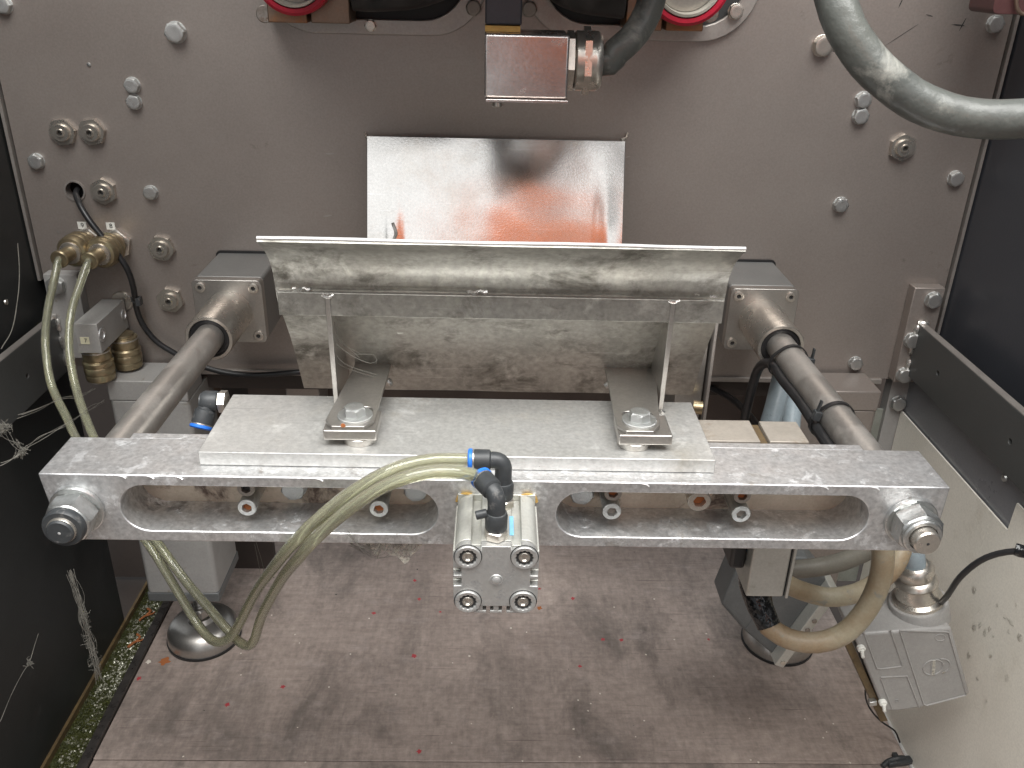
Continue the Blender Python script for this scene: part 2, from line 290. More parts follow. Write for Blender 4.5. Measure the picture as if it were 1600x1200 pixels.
MESH = dict(head=m_hexhead(), washer=m_washer(), cap=m_cap(), capflat=m_cap(1, 0.35, 0.42, 0.3), sock=m_sock(0.49))
def orient(d, spin=0.0):
    return (Vector(d).to_track_quat('Z', 'Y').to_matrix() @ Matrix.Rotation(spin, 3, 'Z')).to_euler()
def inst(name, me, mat, parent, p, d, sc, spin=None, label=None, sub=None):
    me2 = me if me.materials and me.materials[0] == K[mat] else None
    if me2 is None:
        key = me.name+'|'+mat
        if key not in MESH: MESH[key] = me.copy(); MESH[key].materials.clear(); MESH[key].materials.append(K[mat])
        me2 = MESH[key]
    o = bpy.data.objects.new(name, me2); COL.objects.link(o); o.parent = parent
    if sub: return o
    o.location = Vector(p)-OFF[parent.name]; o.rotation_euler = orient(d, random.uniform(0, PI) if spin is None else spin); o.scale = (sc,)*3
    if label: o['label'] = label
    return o
def bolt(parent, p, r, d=(0, -1, 0), mat='zinc', wm=None, h=0.1, label=None, spin=None):
    d = Vector(d); w = inst('bolt', MESH['head'], mat, parent, Vector(p)+d*r*0.1, d, r, spin, label)
    s = inst('washer', MESH['washer'], wm or mat, w, None, None, None, sub=True); s.location = (0, 0, -0.1); return w
def capscrew(parent, p, r, d=(0, -1, 0), mat='rustscrew', flat=False, floor='ink', label=None):
    w = inst('socket_screw', MESH['capflat' if flat else 'cap'], mat, parent, p, d, r, label=label)
    s = inst('socket', MESH['sock'], floor, w, None, None, None, sub=True); s.location = (0, 0, 0.055 if flat else 0.46); s.scale = (0.86 if flat else 1,)*2+(1,); return w
def rrect(x0, x1, z0, z1, r, n=6):
    P = []
    for cx, cz, a0 in ((x1-r, z1-r, 0), (x0+r, z1-r, PI/2), (x0+r, z0+r, PI), (x1-r, z0+r, 1.5*PI)):
        P += [(cx+r*math.cos(a0+PI/2*k/n), cz+r*math.sin(a0+PI/2*k/n)) for k in range(n+1)]
    return P
def stadium(x0, x1, z0, z1, n=14):
    r = (z1-z0)/2; cz = (z0+z1)/2
    return [(x1-r+r*math.cos(a), cz+r*math.sin(a)) for a in [-PI/2+PI*k/n for k in range(n+1)]]+[(x0+r+r*math.cos(a), cz+r*math.sin(a)) for a in [PI/2+PI*k/n for k in range(n+1)]]
def circ(cx, cz, r, n=28): return [(cx+r*math.cos(2*PI*k/n), cz+r*math.sin(2*PI*k/n)) for k in range(n)]
def ya(Y): return lambda p: Vector((p[0], Y, p[1]))
def text(body, size, mat, parent, M4, ext=0.00015, name='lettering', bold=False):
    c = bpy.data.curves.new('t', 'FONT'); c.body = body; c.size = size; c.extrude = ext; c.align_x = 'CENTER'; c.align_y = 'CENTER'; c.offset = size*0.012 if bold else 0
    t = bpy.data.objects.new('t', c); COL.objects.link(t); dg = bpy.context.evaluated_depsgraph_get(); me = bpy.data.meshes.new_from_object(t.evaluated_get(dg)); 
    bpy.data.objects.remove(t); me.transform(M4); off = OFF[parent.name]; me.transform(Matrix.Translation(-off)); me.materials.clear(); me.name = name
    return link(name, me, K[mat], parent)
def facing(p, n, up=(0, 0, 1), roll=0):             # matrix: local XY plane seen along -n at p
    n = Vector(n).normalized(); up = Vector(up); x = up.cross(n).normalized(); y = n.cross(x)
    return Matrix.Translation(p) @ Matrix([[x.x, y.x, n.x, 0], [x.y, y.y, n.y, 0], [x.z, y.z, n.z, 0], [0, 0, 0, 1]]) @ Matrix.Rotation(roll, 4, 'Z')

# ================================================================== SETTING
YW = 1.048                                           # plane of the rear machine panel
XL, XR = -0.561, 0.5696
b = B().box(-6, 6, -6, 0.1, -0.19, -0.17); solo('workshop_floor', b, 'hall', kind='structure')
# board floor, in two lengths with a step between
yf = PZ(1000, 1191, 0).y
XBL, XBR = -0.505, 0.548
fl = solo('floor', B().box(-0.7, 0.7, 0.2, 1.8, -0.05, -0.03), 'void', kind='structure')
bd = thing('floor_board', 'grimy pinkish-brown board covering the floor below the crossbar', 'board', (0, 1, 0))
part('board_panel', B().box(XBL, XBR, yf+0.0003, 1.62, -0.018, 0), 'board', bd, bevel=0.0008)
part('board_panel', B().box(XBL, XBR, 0.25, yf-0.0003, -0.02, -0.0012), 'board', bd, label='paler front strip of the board', bevel=0.0008)
FLM = []
for k in range(3):
    b = B(); n = 14; vs = [(math.cos(2*PI*i/n)*(1+0.35*math.sin(i*2.3+k*2)), math.sin(2*PI*i/n)*(1+0.3*math.cos(i*1.7+k)), 0) for i in range(n)]
    vs2 = [(x*0.9, y*0.9, 0.25) for x, y, z in vs]; b.add(vs+vs2, [tuple(range(n, 2*n))]+[(i, (i+1) % n, (i+1) % n+n, i+n) for i in range(n)]); FLM.append(mesh('fleck%d' % k, b))
def fleck(u, v, px, mat='paintred', name='paint_fleck', parent=bd, z=0.0):
    p = PZ(u, v, z); r = rpx(px, p); o = inst(name, FLM[random.randrange(3)], mat, parent, p, (0, 0, 1), r); o.scale = (r, r, 0.0012); return o
for u, v, px in ((355, 1101, 6), (442, 1073, 5.5), (217, 1060, 6), (584, 958, 5), (655, 936, 4.5), (648, 907, 4.5), (688, 956, 3), (647, 1025, 6.5), (655, 1174, 6),
                 (895, 935, 5), (942, 999, 5), (971, 1000, 5), (906, 1041, 4.5), (1107, 999, 3.5), (843, 920, 3.5), (1246, 1030, 3)):
    fleck(u, v, px*0.62)
for i in range(46):
    u, v = random.uniform(260, 1400), random.uniform(930, 1195)
    if PZ(u, v, 0).x > XBR-0.01 or PZ(u, v, 0).x < XBL+0.01: continue
    fleck(u, v, random.uniform(0.9, 1.9), 'chipwhite', 'dust_crumb')
fleck(257, 1033, 8, 'rust', 'rust_flake'); fleck(843, 950, 4, 'rust', 'rust_flake'); fleck(232, 1034, 4, 'chipwhite', 'dust_crumb')
# recess behind and below the panel
rc = thing('undercarriage', 'dark brown recess plate and light ledge rail below the large machine panel', 'machine frame', (0, 1.2, 0.2))
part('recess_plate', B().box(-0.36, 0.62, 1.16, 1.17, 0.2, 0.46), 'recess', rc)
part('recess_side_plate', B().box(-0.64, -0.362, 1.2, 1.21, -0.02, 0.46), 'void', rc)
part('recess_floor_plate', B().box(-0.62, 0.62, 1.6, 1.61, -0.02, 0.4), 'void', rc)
zr = PY(800, 587, YW).z
part('ledge_rail', B().box(-0.49, 0.515, YW-0.004, YW+0.03, zr-0.003, zr+0.004), 'panel_edge', rc, bevel=0.001)
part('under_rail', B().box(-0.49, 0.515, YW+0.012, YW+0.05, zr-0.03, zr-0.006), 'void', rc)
part('partition', B().box(PY(448, 600, 1.1).x, PY(500, 600, 1.1).x, 1.09, 1.15, 0.2, zr-0.004), 'panel', rc, bevel=0.002)
part('strut', B().box(PY(330, 600, 1.12).x-0.003, PY(330, 600, 1.12).x+0.003, 1.11, 1.15, 0.2, zr-0.004), 'copper', rc)

# ================================================================== REAR PANEL
pn = thing('rear_bulkhead', 'large taupe painted steel rear panel studded with bolts and ports', 'panel', (0, YW, 0.44))
zb = (PY(180, 572, YW).z+PY(1380, 593, YW).z)/2
hp = PY(117, 298, YW)
out = [(XL, zb), (XR, zb), (XR, 1.3), (XL, 1.3)]
part('panel_sheet', B().prism(out, ya(YW), ya(YW+0.012), [circ(hp.x, hp.z, 0.0105)]), 'panel', pn)
part('edge_strip', B().box(XL-0.006, XL-0.0025, YW-0.004, YW+0.03, 0.56, 1.3), 'panel_edge', pn)
part('edge_strip', B().box(XR+0.0025, XR+0.006, YW-0.004, YW+0.03, 0.45, 1.3), 'panel_edge', pn)
part('backing', B().box(XL-0.01, XR+0.01, YW+0.03, YW+0.04, zb, 1.3), 'ink', pn)
for u, v, px, mt in ((273, 51, 16.5, 'zinc'), (205, 134, 12.5, 'zinc'), (208, 160, 12, 'zinc'), (55, 253, 12.5, 'zinc'), (234, 302, 11.5, 'zinc'), (3, 8, 14, 'zinc'),
                 (1287, 72, 16.5, 'nickel'), (1350, 157, 13, 'zinc'), (1346, 182, 13, 'zinc'), (1495, 280, 12.5, 'zinc'), (1315, 321, 12, 'zinc'), (1557, 38, 13.5, 'zinc'), (1338, 569, 11, 'zinc'),
                 (463, 452, 9, 'zinc')):
    p = PY(u, v, YW-0.005); p.y = YW
    bolt(pn, p, rpx(px, p), mat=mt)
def port(parent, u, v, px, mat='nickel', Y=YW):
    p = PY(u, v, Y-0.006); p.y = Y; r = rpx(px, p); off = OFF[parent.name]
    b = B().rings([(hexr(r*0.87), 0), (hexr(r*0.87), 0.0045), (hexr(r*0.87, cap=r*0.93), 0.006), ([r*0.8]*24, 0.006)], p, (0, -1, 0), rot=random.uniform(0, 1))
    o = part('test_port', b, mat, parent)
    q = p+Vector((0, -0.006, 0)); rr = r*0.62
    part('disc', B().lathe([(rr, 0), (rr, 0.0035), (rr*0.94, 0.0045), (rr*0.5, 0.0045), (rr*0.45, 0.006), (rr*0.32, 0.006), (rr*0.26, 0.001)], q, (0, -1, 0), 28), mat, o)
    part('bore', B().lathe([(rr*0.25, 0.0015), (rr*0.25, 0.002)], q, (0, -1, 0), 16), 'ink', o)
for u, v, px in ((96, 207, 21.5), (142, 207, 21.5), (160, 300, 21), (251, 389, 21), (265, 470, 21), (1412, 231, 21.5)): port(pn, u, v, px)
p = PY(139, 101, YW); part('small_screw', B().lathe([(0.0024, 0), (0.0022, 0.001), (0.0005, 0.0014)], p, (0, -1, 0), 14), 'zinc', pn)
def chip(u, v, w, h, ang, mat='chipwhite', name='paint_chip'):
    p = PY(u, v, YW); b = B(); n = 10
    pts = [(w*math.cos(2*PI*i/n)*(1+0.3*math.sin(3*i)), h*math.sin(2*PI*i/n)) for i in range(n)]
    c, s_ = math.cos(ang), math.sin(ang); q = [(p.x+x*c-z*s_, p.z+x*s_+z*c) for x, z in pts]
    b.add([(x, YW-0.0004, z) for x, z in q], [tuple(range(n))]); part(name, b, mat, pn)
chip(515, 240, 0.005, 0.0012, 0.05, 'panel_edge'); chip(512, 337, 0.005, 0.0012, 0.15, 'panel_edge'); chip(981, 245, 0.003, 0.0007, 0.3, 'panel_edge'); chip(91, 362, 0.002, 0.002, 0, 'panel_edge')
for u, v, w, h, a in ((1497, 39, 0.007, 0.0006, -0.05), (1504, 38, 0.007, 0.0006, 1.25), (1452, 24, 0.004, 0.0004, -0.2), (1408, 55, 0.02, 0.0003, 0.62), (1408, 3, 0.006, 0.0006, 1.3), (1304, 79, 0.002, 0.001, 0.3)):
    chip(u, v, w, h, a, 'ink', 'pen_mark')
for u, v, ch in ((128.5, 352, '9'), (173, 353, '8')):
    p = PY(u, v, YW); p.y = YW-0.0006; s_ = 0.0052
    q = part('number_label', B().box(p.x-s_, p.x+s_, p.y, p.y+0.0004, p.z-s_*0.85, p.z+s_*0.85), 'white', pn, label='white sticker reading '+ch)
    text(ch, 0.008, 'ink', q, facing(p+Vector((0.0005, -0.0002, 0)), (0, -1, 0)), 0.00008)
b = B().lathe([(0.0125, 0), (0.0125, 0.0012), (0.0105, 0.0012), (0.0105, -0.006)], (hp.x, YW, hp.z), (0, -1, 0), 30, cap0=False, cap1=False); part('hole_grommet', b, 'panel_edge', pn)

# oval flanges at the top with their openings
def flange(name, label, x0, x1, z0, rad, opening, cat='flange'):
    t = thing(name, label, cat, ((x0+x1)/2, YW, z0))
    o = rrect(x0, x1, z0, z0+0.30, rad, 10); part('flange_plate', B().prism(o, ya(YW-0.006), ya(YW-0.0005), [opening]), 'panel_edge', t, bevel=0.0012); return t
pl0, pl1 = PY(404, 0, YW).x, PY(763, 0, YW).x; zl = PY(600, 54, YW).z
op = rrect(pl0+0.016, pl1-0.022, zl+0.016, zl+0.28, 0.05, 8)
fa = flange('oval_flange', 'steel oval flange left of the black hanging bracket at the panel top', pl0, pl1, zl, 0.062, op)
part('dark_opening', B().prism(rrect(pl0+0.012, pl1-0.018, zl+0.012, zl+0.284, 0.054, 8), ya(YW-0.0004), ya(YW-0.0001)), 'ink', fa)
bolt(fa, PY(740, 12, YW-0.006), 0.0085, mat='rustscrew'); bolt(fa, PY(579, 40, YW-0.006), 0.0065, mat='nickel')
pr0, pr1 = PY(817, 0, YW).x, PY(1186, 0, YW).x; zr_ = PY(1060, 64, YW).z
op = rrect(pr0+0.022, pr1-0.016, zr_+0.016, zr_+0.28, 0.05, 8)
fb = flange('oval_flange', 'steel oval flange right of the black hanging bracket, partly behind the grey cable', pr0, pr1, zr_, 0.062, op)
part('dark_opening', B().prism(rrect(pr0+0.018, pr1-0.012, zr_+0.012, zr_+0.284, 0.054, 8), ya(YW-0.0004), ya(YW-0.0001)), 'ink', fb)
bolt(fb, PY(827, 14, YW-0.006), 0.0085, mat='rustscrew'); bolt(fb, PY(1149, 18, YW-0.006), 0.0085, mat='nickel')
def blocks(t, spans, zbot, Y):
    for (u0, u1, v) in spans:
        a, c = PY(u0, v, Y), PY(u1, v, Y); part('block', B().box(a.x, c.x, Y, YW-0.0055, a.z, a.z+0.12), 'copper', t, bevel=0.0012)
blocks(fa, ((419, 480, 35), (486, 547, 36)), 0, 0.995)
blocks(fb, ((977, 1034, 47), (1040, 1098, 48)), 0, 0.995)
for t, u in ((fa, 413), (fb, 1110)):
    p = PY(u, 22, 1.0); part('spacer', B().cyl(p, p+Vector((0, 0.04, 0)), 0.009, 20, 0.001), 'rustscrew', t)
def wheel(name, label, u, v, px):
    Y = 0.972; p = PY(u, v, Y); r = rpx(px, p); t = thing(name, label, 'ring', p, 'red rimmed discs at the panel top')
    part('red_ring', B().lathe([(r, 0.02), (r, 0.003), (r-0.003, 0), (r*0.84, 0), (r*0.82, 0.003), (r*0.82, 0.02)], p, (0, 1, 0), 64, cap0=False, cap1=False), 'red', t)
    part('hub', B().lathe([(r*0.82, 0.004), (r*0.80, -0.001), (r*0.74, -0.002), (r*0.72, 0.002), (r*0.7, 0.012)], p, (0, 1, 0), 64, cap0=False), 'offwhite', t)
    part('hub_face', B().lathe([(r*0.69, 0.009), (r*0.3, 0.004), (r*0.1, 0.003)], p, (0, 1, 0), 48), 'rod', t)
wheel('red_ring_disc', 'red rimmed disc at the top edge, left of centre', 455, -44, 64)
wheel('red_ring_disc', 'red rimmed disc at the top edge, behind the grey cable', 1078, -32, 68)
def bellows(name, label, pts, Yc):
    b = B(); n = len(pts); f = [PY(u, v, Yc+0.01*math.sin(i*1.9)) for i, (u, v) in enumerate(pts)]; up = [p+Vector((0, 0.012, 0.16)) for p in f]; bk = [p+Vector((0, 0.045, 0.012)) for p in f]
    b.add(f+up, [(i, i+1, i+1+n, i+n) for i in range(n-1)]); b.add(f+bk, [(i, i+1, i+1+n, i+n) for i in range(n-1)])
    o = solo(name, b, 'rubber', label, 'bellows', group='black bellows in the flange openings'); o.modifiers.new('sub', 'SUBSURF').levels = 1; o.modifiers['sub'].render_levels = 2; return o
bellows('rubber_bellows', 'black sagging rubber bellows in the opening left of the hanging bracket', [(547, 34), (570, 37), (600, 36), (640, 34), (665, 28), (690, 19), (715, 8), (735, -12)], 0.985)
bellows('rubber_bellows', 'black sagging rubber bellows in the opening right of the hanging bracket', [(836, -12), (850, 8), (868, 24), (890, 34), (915, 40), (945, 45), (978, 47)], 0.985)

hd_ = thing('overhead_shade_box', 'black unseen box added overhead to shade the panel centre, the hanging bracket runs up into it', 'shade box', (-0.02, 0.85, 0.97))  # unseen box added to keep ceiling light off the panel centre
part('housing', B().prism(rrect(-0.27, 0.20, 0.985, 1.3, 0.03, 6), ya(0.60), ya(YW-0.012)), 'navy', hd_, bevel=0.004)
# ================================================================== SIDE WALLS
def PXz(u, v, X): return PX(u, v, X)
lw = thing('side_wall', 'black painted side wall left of the machine panel, speckled and hung with cobweb', 'wall', (XL-0.01, 0.8, 0))
part('wall_sheet', B().box(XL-0.02, XL-0.008, 0.12, YW+0.03, -0.03, 1.3), 'black', lw)
gut = solo('gutter', B().box(XL-0.008, XBL-0.008, 0.2, 1.6, -0.02, -0.016), 'moss', kind='structure')
part('skirting', B().box(XL-0.008, XL-0.004, 0.2, 1.4, -0.016, -0.006), 'rustedge', lw)
pf = solo('edging_profile', B().box(XBL-0.013, XBL-0.001, 0.2, 1.5, -0.016, 0.006), 'profile', 'long dark metal edging strip along the left side of the board', 'edging', bevel=0.0008)
b = B()
for i in range(1500):                                # wet grit lying in the gutter, moss clumps between
    y = 0.72+0.5*random.random(); x = random.uniform(XL+0.004, XBL-0.016)
    if y < 0.93 and random.random() < 0.75: continue
    r = random.uniform(0.0008, 0.0026); c = Vector((x, y, -0.0155)); a = random.random()*6
    vs = [c+Vector((math.cos(a+k*2*PI/5)*r*random.uniform(.6, 1.3), math.sin(a+k*2*PI/5)*r*random.uniform(.6, 1.3), 0)) for k in range(5)]
    b.add(vs+[c+Vector((0, 0, r*0.7))], [(k, (k+1) % 5, 5) for k in range(5)])
solo('wet_grit', b, 'swarf', 'pale wet grit lying in the narrow gutter left of the board', 'grit', kind='stuff', angle=20)
b = B()
for i in range(5200):
    y = 0.7+0.55*random.random(); x = random.uniform(XL-0.006, XBL-0.014)
    if y > 0.95 and random.random() < 0.6 and x > XL+0.012: continue
    r = random.uniform(0.0008, 0.002); c = Vector((x, y, -0.0158)); a = random.random()*6
    for k in range(3):
        d = Vector((math.cos(a+k*2.1), math.sin(a+k*2.1), 0)); e = Vector((-d.y, d.x, 0))*r*0.5
        b.add([c-e, c+e, c+d*r+Vector((0, 0, r*random.uniform(0.8, 2)))], [(0, 1, 2)])
solo('moss', b, 'moss', 'low green moss growing in the gutter beside the black wall', 'moss', kind='stuff')
for u, v in ((228, 962), (211, 1003)):
    p = PZ(u, v, -0.012); b = B()
    b.tube([p+Vector((-0.006, -0.012, 0)), p+Vector((-.002, -0.004, .001)), p, p+Vector((0.004, 0.01, 0.001)), p+Vector((-0.003, 0.017, 0))], 0.0018, 6, 0.003, jitter=0.6)
    b.tube([p, p+Vector((0.008, 0.004, 0)), p+Vector((0.011, 0.009, 0))], 0.0014, 6, 0.003, jitter=0.6)
    solo('rust_flake', b, 'rust', 'orange rust flake in the gutter, '+('nearer the leg' if v < 990 else 'lower of the two'), 'debris')
rw = thing('side_wall', 'blue-black painted side wall right of the machine panel', 'wall', (XR+0.01, 0.8, 0))
part('wall_sheet', B().box(XR+0.008, XR+0.02, 0.12, YW+0.03, -0.03, 1.3), 'navy', rw)
# lower bright sheet on the right with a slanting top edge
XS = 0.551
dg0, dg1 = PX(1420, 656, XS), PX(1574, 828, XS); dg0.z = dg1.z = (dg0.z+dg1.z)/2
sl = (dg1.z-dg0.z)/(dg1.y-dg0.y)
yA = PX(1408, 640, XS).y
ss = thing('splash_sheet', 'pale glossy steel sheet on the lower right side, dotted with water drops', 'sheet', (XS, 0.8, 0))
out = [(0.3, -0.018), (yA, -0.018), (yA, dg0.z+sl*(yA-dg0.y)), (dg0.y, dg0.z), (dg1.y, dg1.z), (dg1.y-0.001, 0.43), (0.3, 0.43)]
b = B().prism(out, lambda p: Vector((XS, p[0], p[1])), lambda p: Vector((XS+0.002, p[0], p[1]))); part('sheet', b, 'sheet', ss)
part('bar_reflection_band', B().box(XS+0.004, XS+0.012, 0.2, 1.05, 0.1, 0.47), 'mid', ss, label='dark grey band standing in for the reflected bar, between the bar and the pale sheet')  # grey plate stands in for the dark bar's reflection in the sheet
b = B().box(XBR-0.0005, XS+0.002, 0.25, yA, -0.0175, 0.0015); part('folded_lip', b, 'edge', ss, bevel=0.0005)
p0, p1 = PY(1362, 650, 1.06), PY(1410, 720, 1.06); part('corner_plate', B().box(p0.x-0.03, XS-0.001, 1.056, 1.06, 0.1, PY(1390, 640, 1.056).z), 'concrete', ss)
b = B(); dm = B().lathe([(1, 0), (0.92, 0.25), (0.7, 0.5), (0.35, 0.66), (0.02, 0.7)], (0, 0, 0), (0, 0, 1), 14, cap0=True); DM = mesh('drop', dm, 80)
for u, v, w, h in ((1522, 922, 6, 8), (1522, 980, 4.5, 9), (1531, 977, 3, 7), (1539, 989, 4, 8), (1546, 983, 3, 6), (1552, 994, 2, 4), (1514, 1023, 4, 9), (1548, 1025, 3, 6), (1573, 1060, 4, 8),
                   (1527, 1061, 2.5, 4), (1579, 972, 9, 4), (1570, 964, 4, 4), (1558, 946, 2.5, 4), (1541, 1096, 2, 3), (1530, 953, 2, 5), (1576, 987, 3, 4), (1588, 945, 2.5, 4), (1593, 996, 6, 8), (1433, 1150, 1.5, 2), (1415, 1135, 1.5, 2)):
    p = PX(u, v, XS); k = dep(p)/F; o = inst('water_drop', DM, 'water', ss, p, (-1, 0, 0), 1, spin=0); o.scale = (h*k*0.85, w*k*1.1, 0.0009)
    o.rotation_euler = Matrix([[0, 0, -1], [0, 1, 0], [1, 0, 0]]).to_euler()
p = PX(1570, 747, XS-0.002); part('screw', B().lathe([(0.004, 0), (0.0035, 0.002), (0.001, 0.003)], p, (-1, 0, 0), 16), 'zinc', ss)

def mount(side, label_b, label_p):
    # flange plate screwed to the panel with a bar welded to it that runs toward the viewer
    if side < 0:
        x0, x1 = PY(66, 428, YW-0.018).x, PY(118, 428, YW-0.018).x; zt = PY(90, 429, YW-0.018).z; zbt = PY(130, 560, YW-0.018).z
        xa, xb = XL+0.004, XL+0.014; zt2 = (PX(0, 570, xb).z+PX(88, 492, xb).z)/2; zb2 = (PX(17, 662, xb).z+PX(78, 608, xb).z)/2
    else:
        x0, x1 = PY(1430, 450, YW-0.018).x, PY(1478, 450, YW-0.018).x; zt = PY(1450, 450, YW-0.018).z; zbt = PY(1385, 597, YW-0.018).z
        xa, xb = XS-0.014, XS-0.004; zt2 = (PX(1450, 520, xa).z+PX(1600, 650, xa).z)/2; zb2 = (PX(1475, 645, xa).z+PX(1600, 772, xa).z)/2
    t = thing('side_bracket', label_b, 'bracket', ((x0+x1)/2, YW, zt))
    part('flange_plate', B().box(x0, x1, YW-0.018, YW-0.0003, zbt, zt), 'panel' if side > 0 else 'castgrey', t, bevel=0.001)
    yh = [(1465, 583), (1578, 690)] if side > 0 else [(43, 587)]
    hs = []
    for u, v in yh:
        q = PX(u, v, xa if side > 0 else xb); hs.append(circ(q.y, q.z, 0.0032, 12))
    out = [(0.35, zb2), (YW-0.0185, zb2), (YW-0.0185, zt2), (0.35, zt2)]
    part('bar', B().prism(out, lambda p: Vector((xa if side > 0 else xb, p[0], p[1])), lambda p: Vector((xb if side > 0 else xa, p[0], p[1])), hs), 'plate', t, bevel=0.0006)
    part('bar_top_edge', B().box(xa+0.0004, xb-0.0004, 0.35, YW-0.0188, zt2+0.0002, zt2+0.0009), 'panel_edge', t)
    w = B(); xi = xa if side > 0 else xb
    for k in range(3): w.tube([(xi-side*0.001, YW-0.0185, zt2-0.002-k*0.024), (xi-side*0.002, YW-0.021, zt2-0.008-k*0.024), (xi-side*0.001, YW-0.0185, zt2-0.016-k*0.024)], 0.0032, 8, 0.002, jitter=0.5)
    w.tube([(xi, YW-0.019, zt2+0.001), (xi-side*-0.006, YW-0.023, zt2+0.002), (xi-side*-0.011, YW-0.019, zt2+0.001)], 0.0035, 8, 0.002, jitter=0.5)
    part('weld_seam', w, 'weld', t)
    return t
br = mount(1, 'bolted flange with a dark bar welded on, against the right side wall', '')
for u, v in ((1457, 468), (1424, 531), (1412, 585)): bolt(br, PY(u, v, YW-0.018), 0.0105)
p = PY(1402, 629, YW+0.0); bolt(pn, p, 0.0105)
part('lower_tab', B().box(PY(1385, 610, YW+0.012).x, PY(1415, 610, YW+0.012).x, YW+0.001, YW+0.02, 0.3, zb-0.004), 'castgrey', pn)
bl_ = mount(-1, 'bolted flange with a dark bar welded on, against the left side wall', '')
bolt(bl_, PY(89, 445, YW-0.018), 0.0115, mat='zinc')
part('screw', B().lathe([(0.0035, 0), (0.003, 0.0015), (0.001, 0.002)], PX(9, 472, XL-0.007), (1, 0, 0), 14), 'nickel', lw)

# ================================================================== LEGS AND FEET
def leg(x0, x1, label, foot, flabel):
    y0, y1 = 0.985, 1.084; t = thing('support_column', label, 'leg', ((x0+x1)/2, (y0+y1)/2, 0.1), 'square tube legs below the panel')
    o = rrect(x0, x1, y0, y1, 0.007, 4); part('square_tube', B().prism(o, lambda p: Vector((p[0], p[1], 0.124)), lambda p: Vector((p[0], p[1], 0.424))), 'panel' if x0 > 0 else 'castgrey', t, bevel=0.0008)
    part('leg_head', B().box(x0+0.0003, x1-0.0003, y0+0.0003, 1.042, 0.4245, 0.452), 'panel' if x0 > 0 else 'castgrey', t, bevel=0.0015)
    part('end_cap', B().box(x0-0.0005, x1+0.0005, y0-0.0005, y1+0.0005, 0.108, 0.1235), 'castdark', t, bevel=0.002)
    cx, cy = (x0+x1)/2, (y0+y1)/2; f = thing('levelling_foot', flabel, 'foot', (cx, cy, 0), 'levelling feet under the legs')
    part('dome', B().lathe([(0.0525, 0.004), (0.0525, 0.012), (0.051, 0.02), (0.045, 0.029), (0.035, 0.034), (0.02, 0.036), (0.016, 0.042)], (cx, cy, 0), (0, 0, 1), 56), 'steel_clean', f)
    part('rubber_pad', B().lathe([(0.0535, 0), (0.054, 0.0045)], (cx, cy, 0.0002), (0, 0, 1), 56), 'rubber', f)
    pr = []
    for k in range(26): pr += [(0.0088 if k % 2 else 0.0078, 0.04+k*0.0028)]
    part('threaded_stem', B().lathe(pr, (cx, cy, 0), (0, 0, 1), 24), 'steel_clean', f)
    part('hex_nut', B().rings([(hexr(0.0145), 0.046), (hexr(0.0145), 0.058), ([0.0135]*24, 0.06)], (cx, cy, 0), (0, 0, 1), rot=0.4), 'steel_clean', f)
leg(-0.48, -0.381, 'grey square tube leg below the left end of the crossbar', None, 'domed steel levelling foot in front of the hanging air tubes')
leg(0.39, 0.489, 'taupe square tube leg behind the right guide rod', None, 'domed steel levelling foot under the grey plug hood and cables')

# ================================================================== CHUTE PLATE (polished, leans back)
tl, tr = PY(572, 215, 1.03), PY(973, 219, 1.03); bl, brr = PY(576, 378, 0.99), PY(975, 385, 0.99)
w_ = ((tr-tl).length+(brr-bl).length)/2; cx = (tl.x+tr.x+bl.x+brr.x)/4; zt = (tl.z+tr.z)/2; dirn = Vector((0, 0.99-1.03, (bl.z+brr.z)/2-zt)).normalized()
ch = thing('chute_plate', 'polished stainless plate leaning against the panel, mirroring the plug and an orange glow', 'plate', (cx, 1.03, zt))
b = B(); nx, nz_ = 40, 26; nrm = Vector((0, -dirn.z, dirn.y)); 
if nrm.y > 0: nrm = -nrm
top = Vector((cx, 1.03, zt)); g = []
for j in range(nz_+1):
    for i in range(nx+1):
        s_, t_ = i/nx-0.5, j/nz_; p = top+Vector((s_*w_, 0, 0))+dirn*t_*0.21
        e = 0.0006*noise.noise(Vector((s_*3.1, t_*2.2, 3)))+0.00025*noise.noise(Vector((s_*9, t_*7, 1)))
        for sx, sz, a in ((-0.40, 0.57, 0.0024), (0.435, 0.5, 0.0018)):        # dents near both edges
            e += a*math.exp(-((s_-sx)/0.016)**2-((t_-sz)/0.2)**2)
        g.append(p+nrm*e)
n = nx+1; b.add(g, [(j*n+i, j*n+i+1, (j+1)*n+i+1, (j+1)*n+i) for j in range(nz_) for i in range(nx)])
part('plate', b, 'mirror', ch, angle=80)
bk = B().add([p-nrm*0.0018 for p in g], [(j*n+i, j*n+i+1, (j+1)*n+i+1, (j+1)*n+i) for j in range(nz_) for i in range(nx)]); part('plate_back', bk, 'steel_clean', ch)
e = B().tube([g[j*n]-nrm*0.0009 for j in range(nz_, -1, -1)]+[g[i]-nrm*0.0009 for i in range(nx+1)]+[g[j*n+nx]-nrm*0.0009 for j in range(nz_+1)], 0.00085, 6); part('rim', e, 'steel_clean', ch)
for sx, u in ((-1, 573), (1, 978)):
    p = PY(u, 216, 1.035); part('wire_end', B().tube([p+Vector((-0.006*sx, -0.004, -0.001)), p, p+Vector((0.003*sx, 0.012, 0.003))], 0.0016, 8, 0.003), 'nickel', ch)
w = B(); q = top+Vector((-0.401*w_, 0, 0))+dirn*0.21*0.52+nrm*0.002
w.tube([q+dirn*(-0.012), q+Vector((0.004, 0, 0)), q+dirn*0.01, q+Vector((-0.002, 0, 0))+dirn*0.02, q+dirn*0.04], 0.0018, 8, 0.002, jitter=0.5); part('weld_seam', w, 'steel_clean', ch)

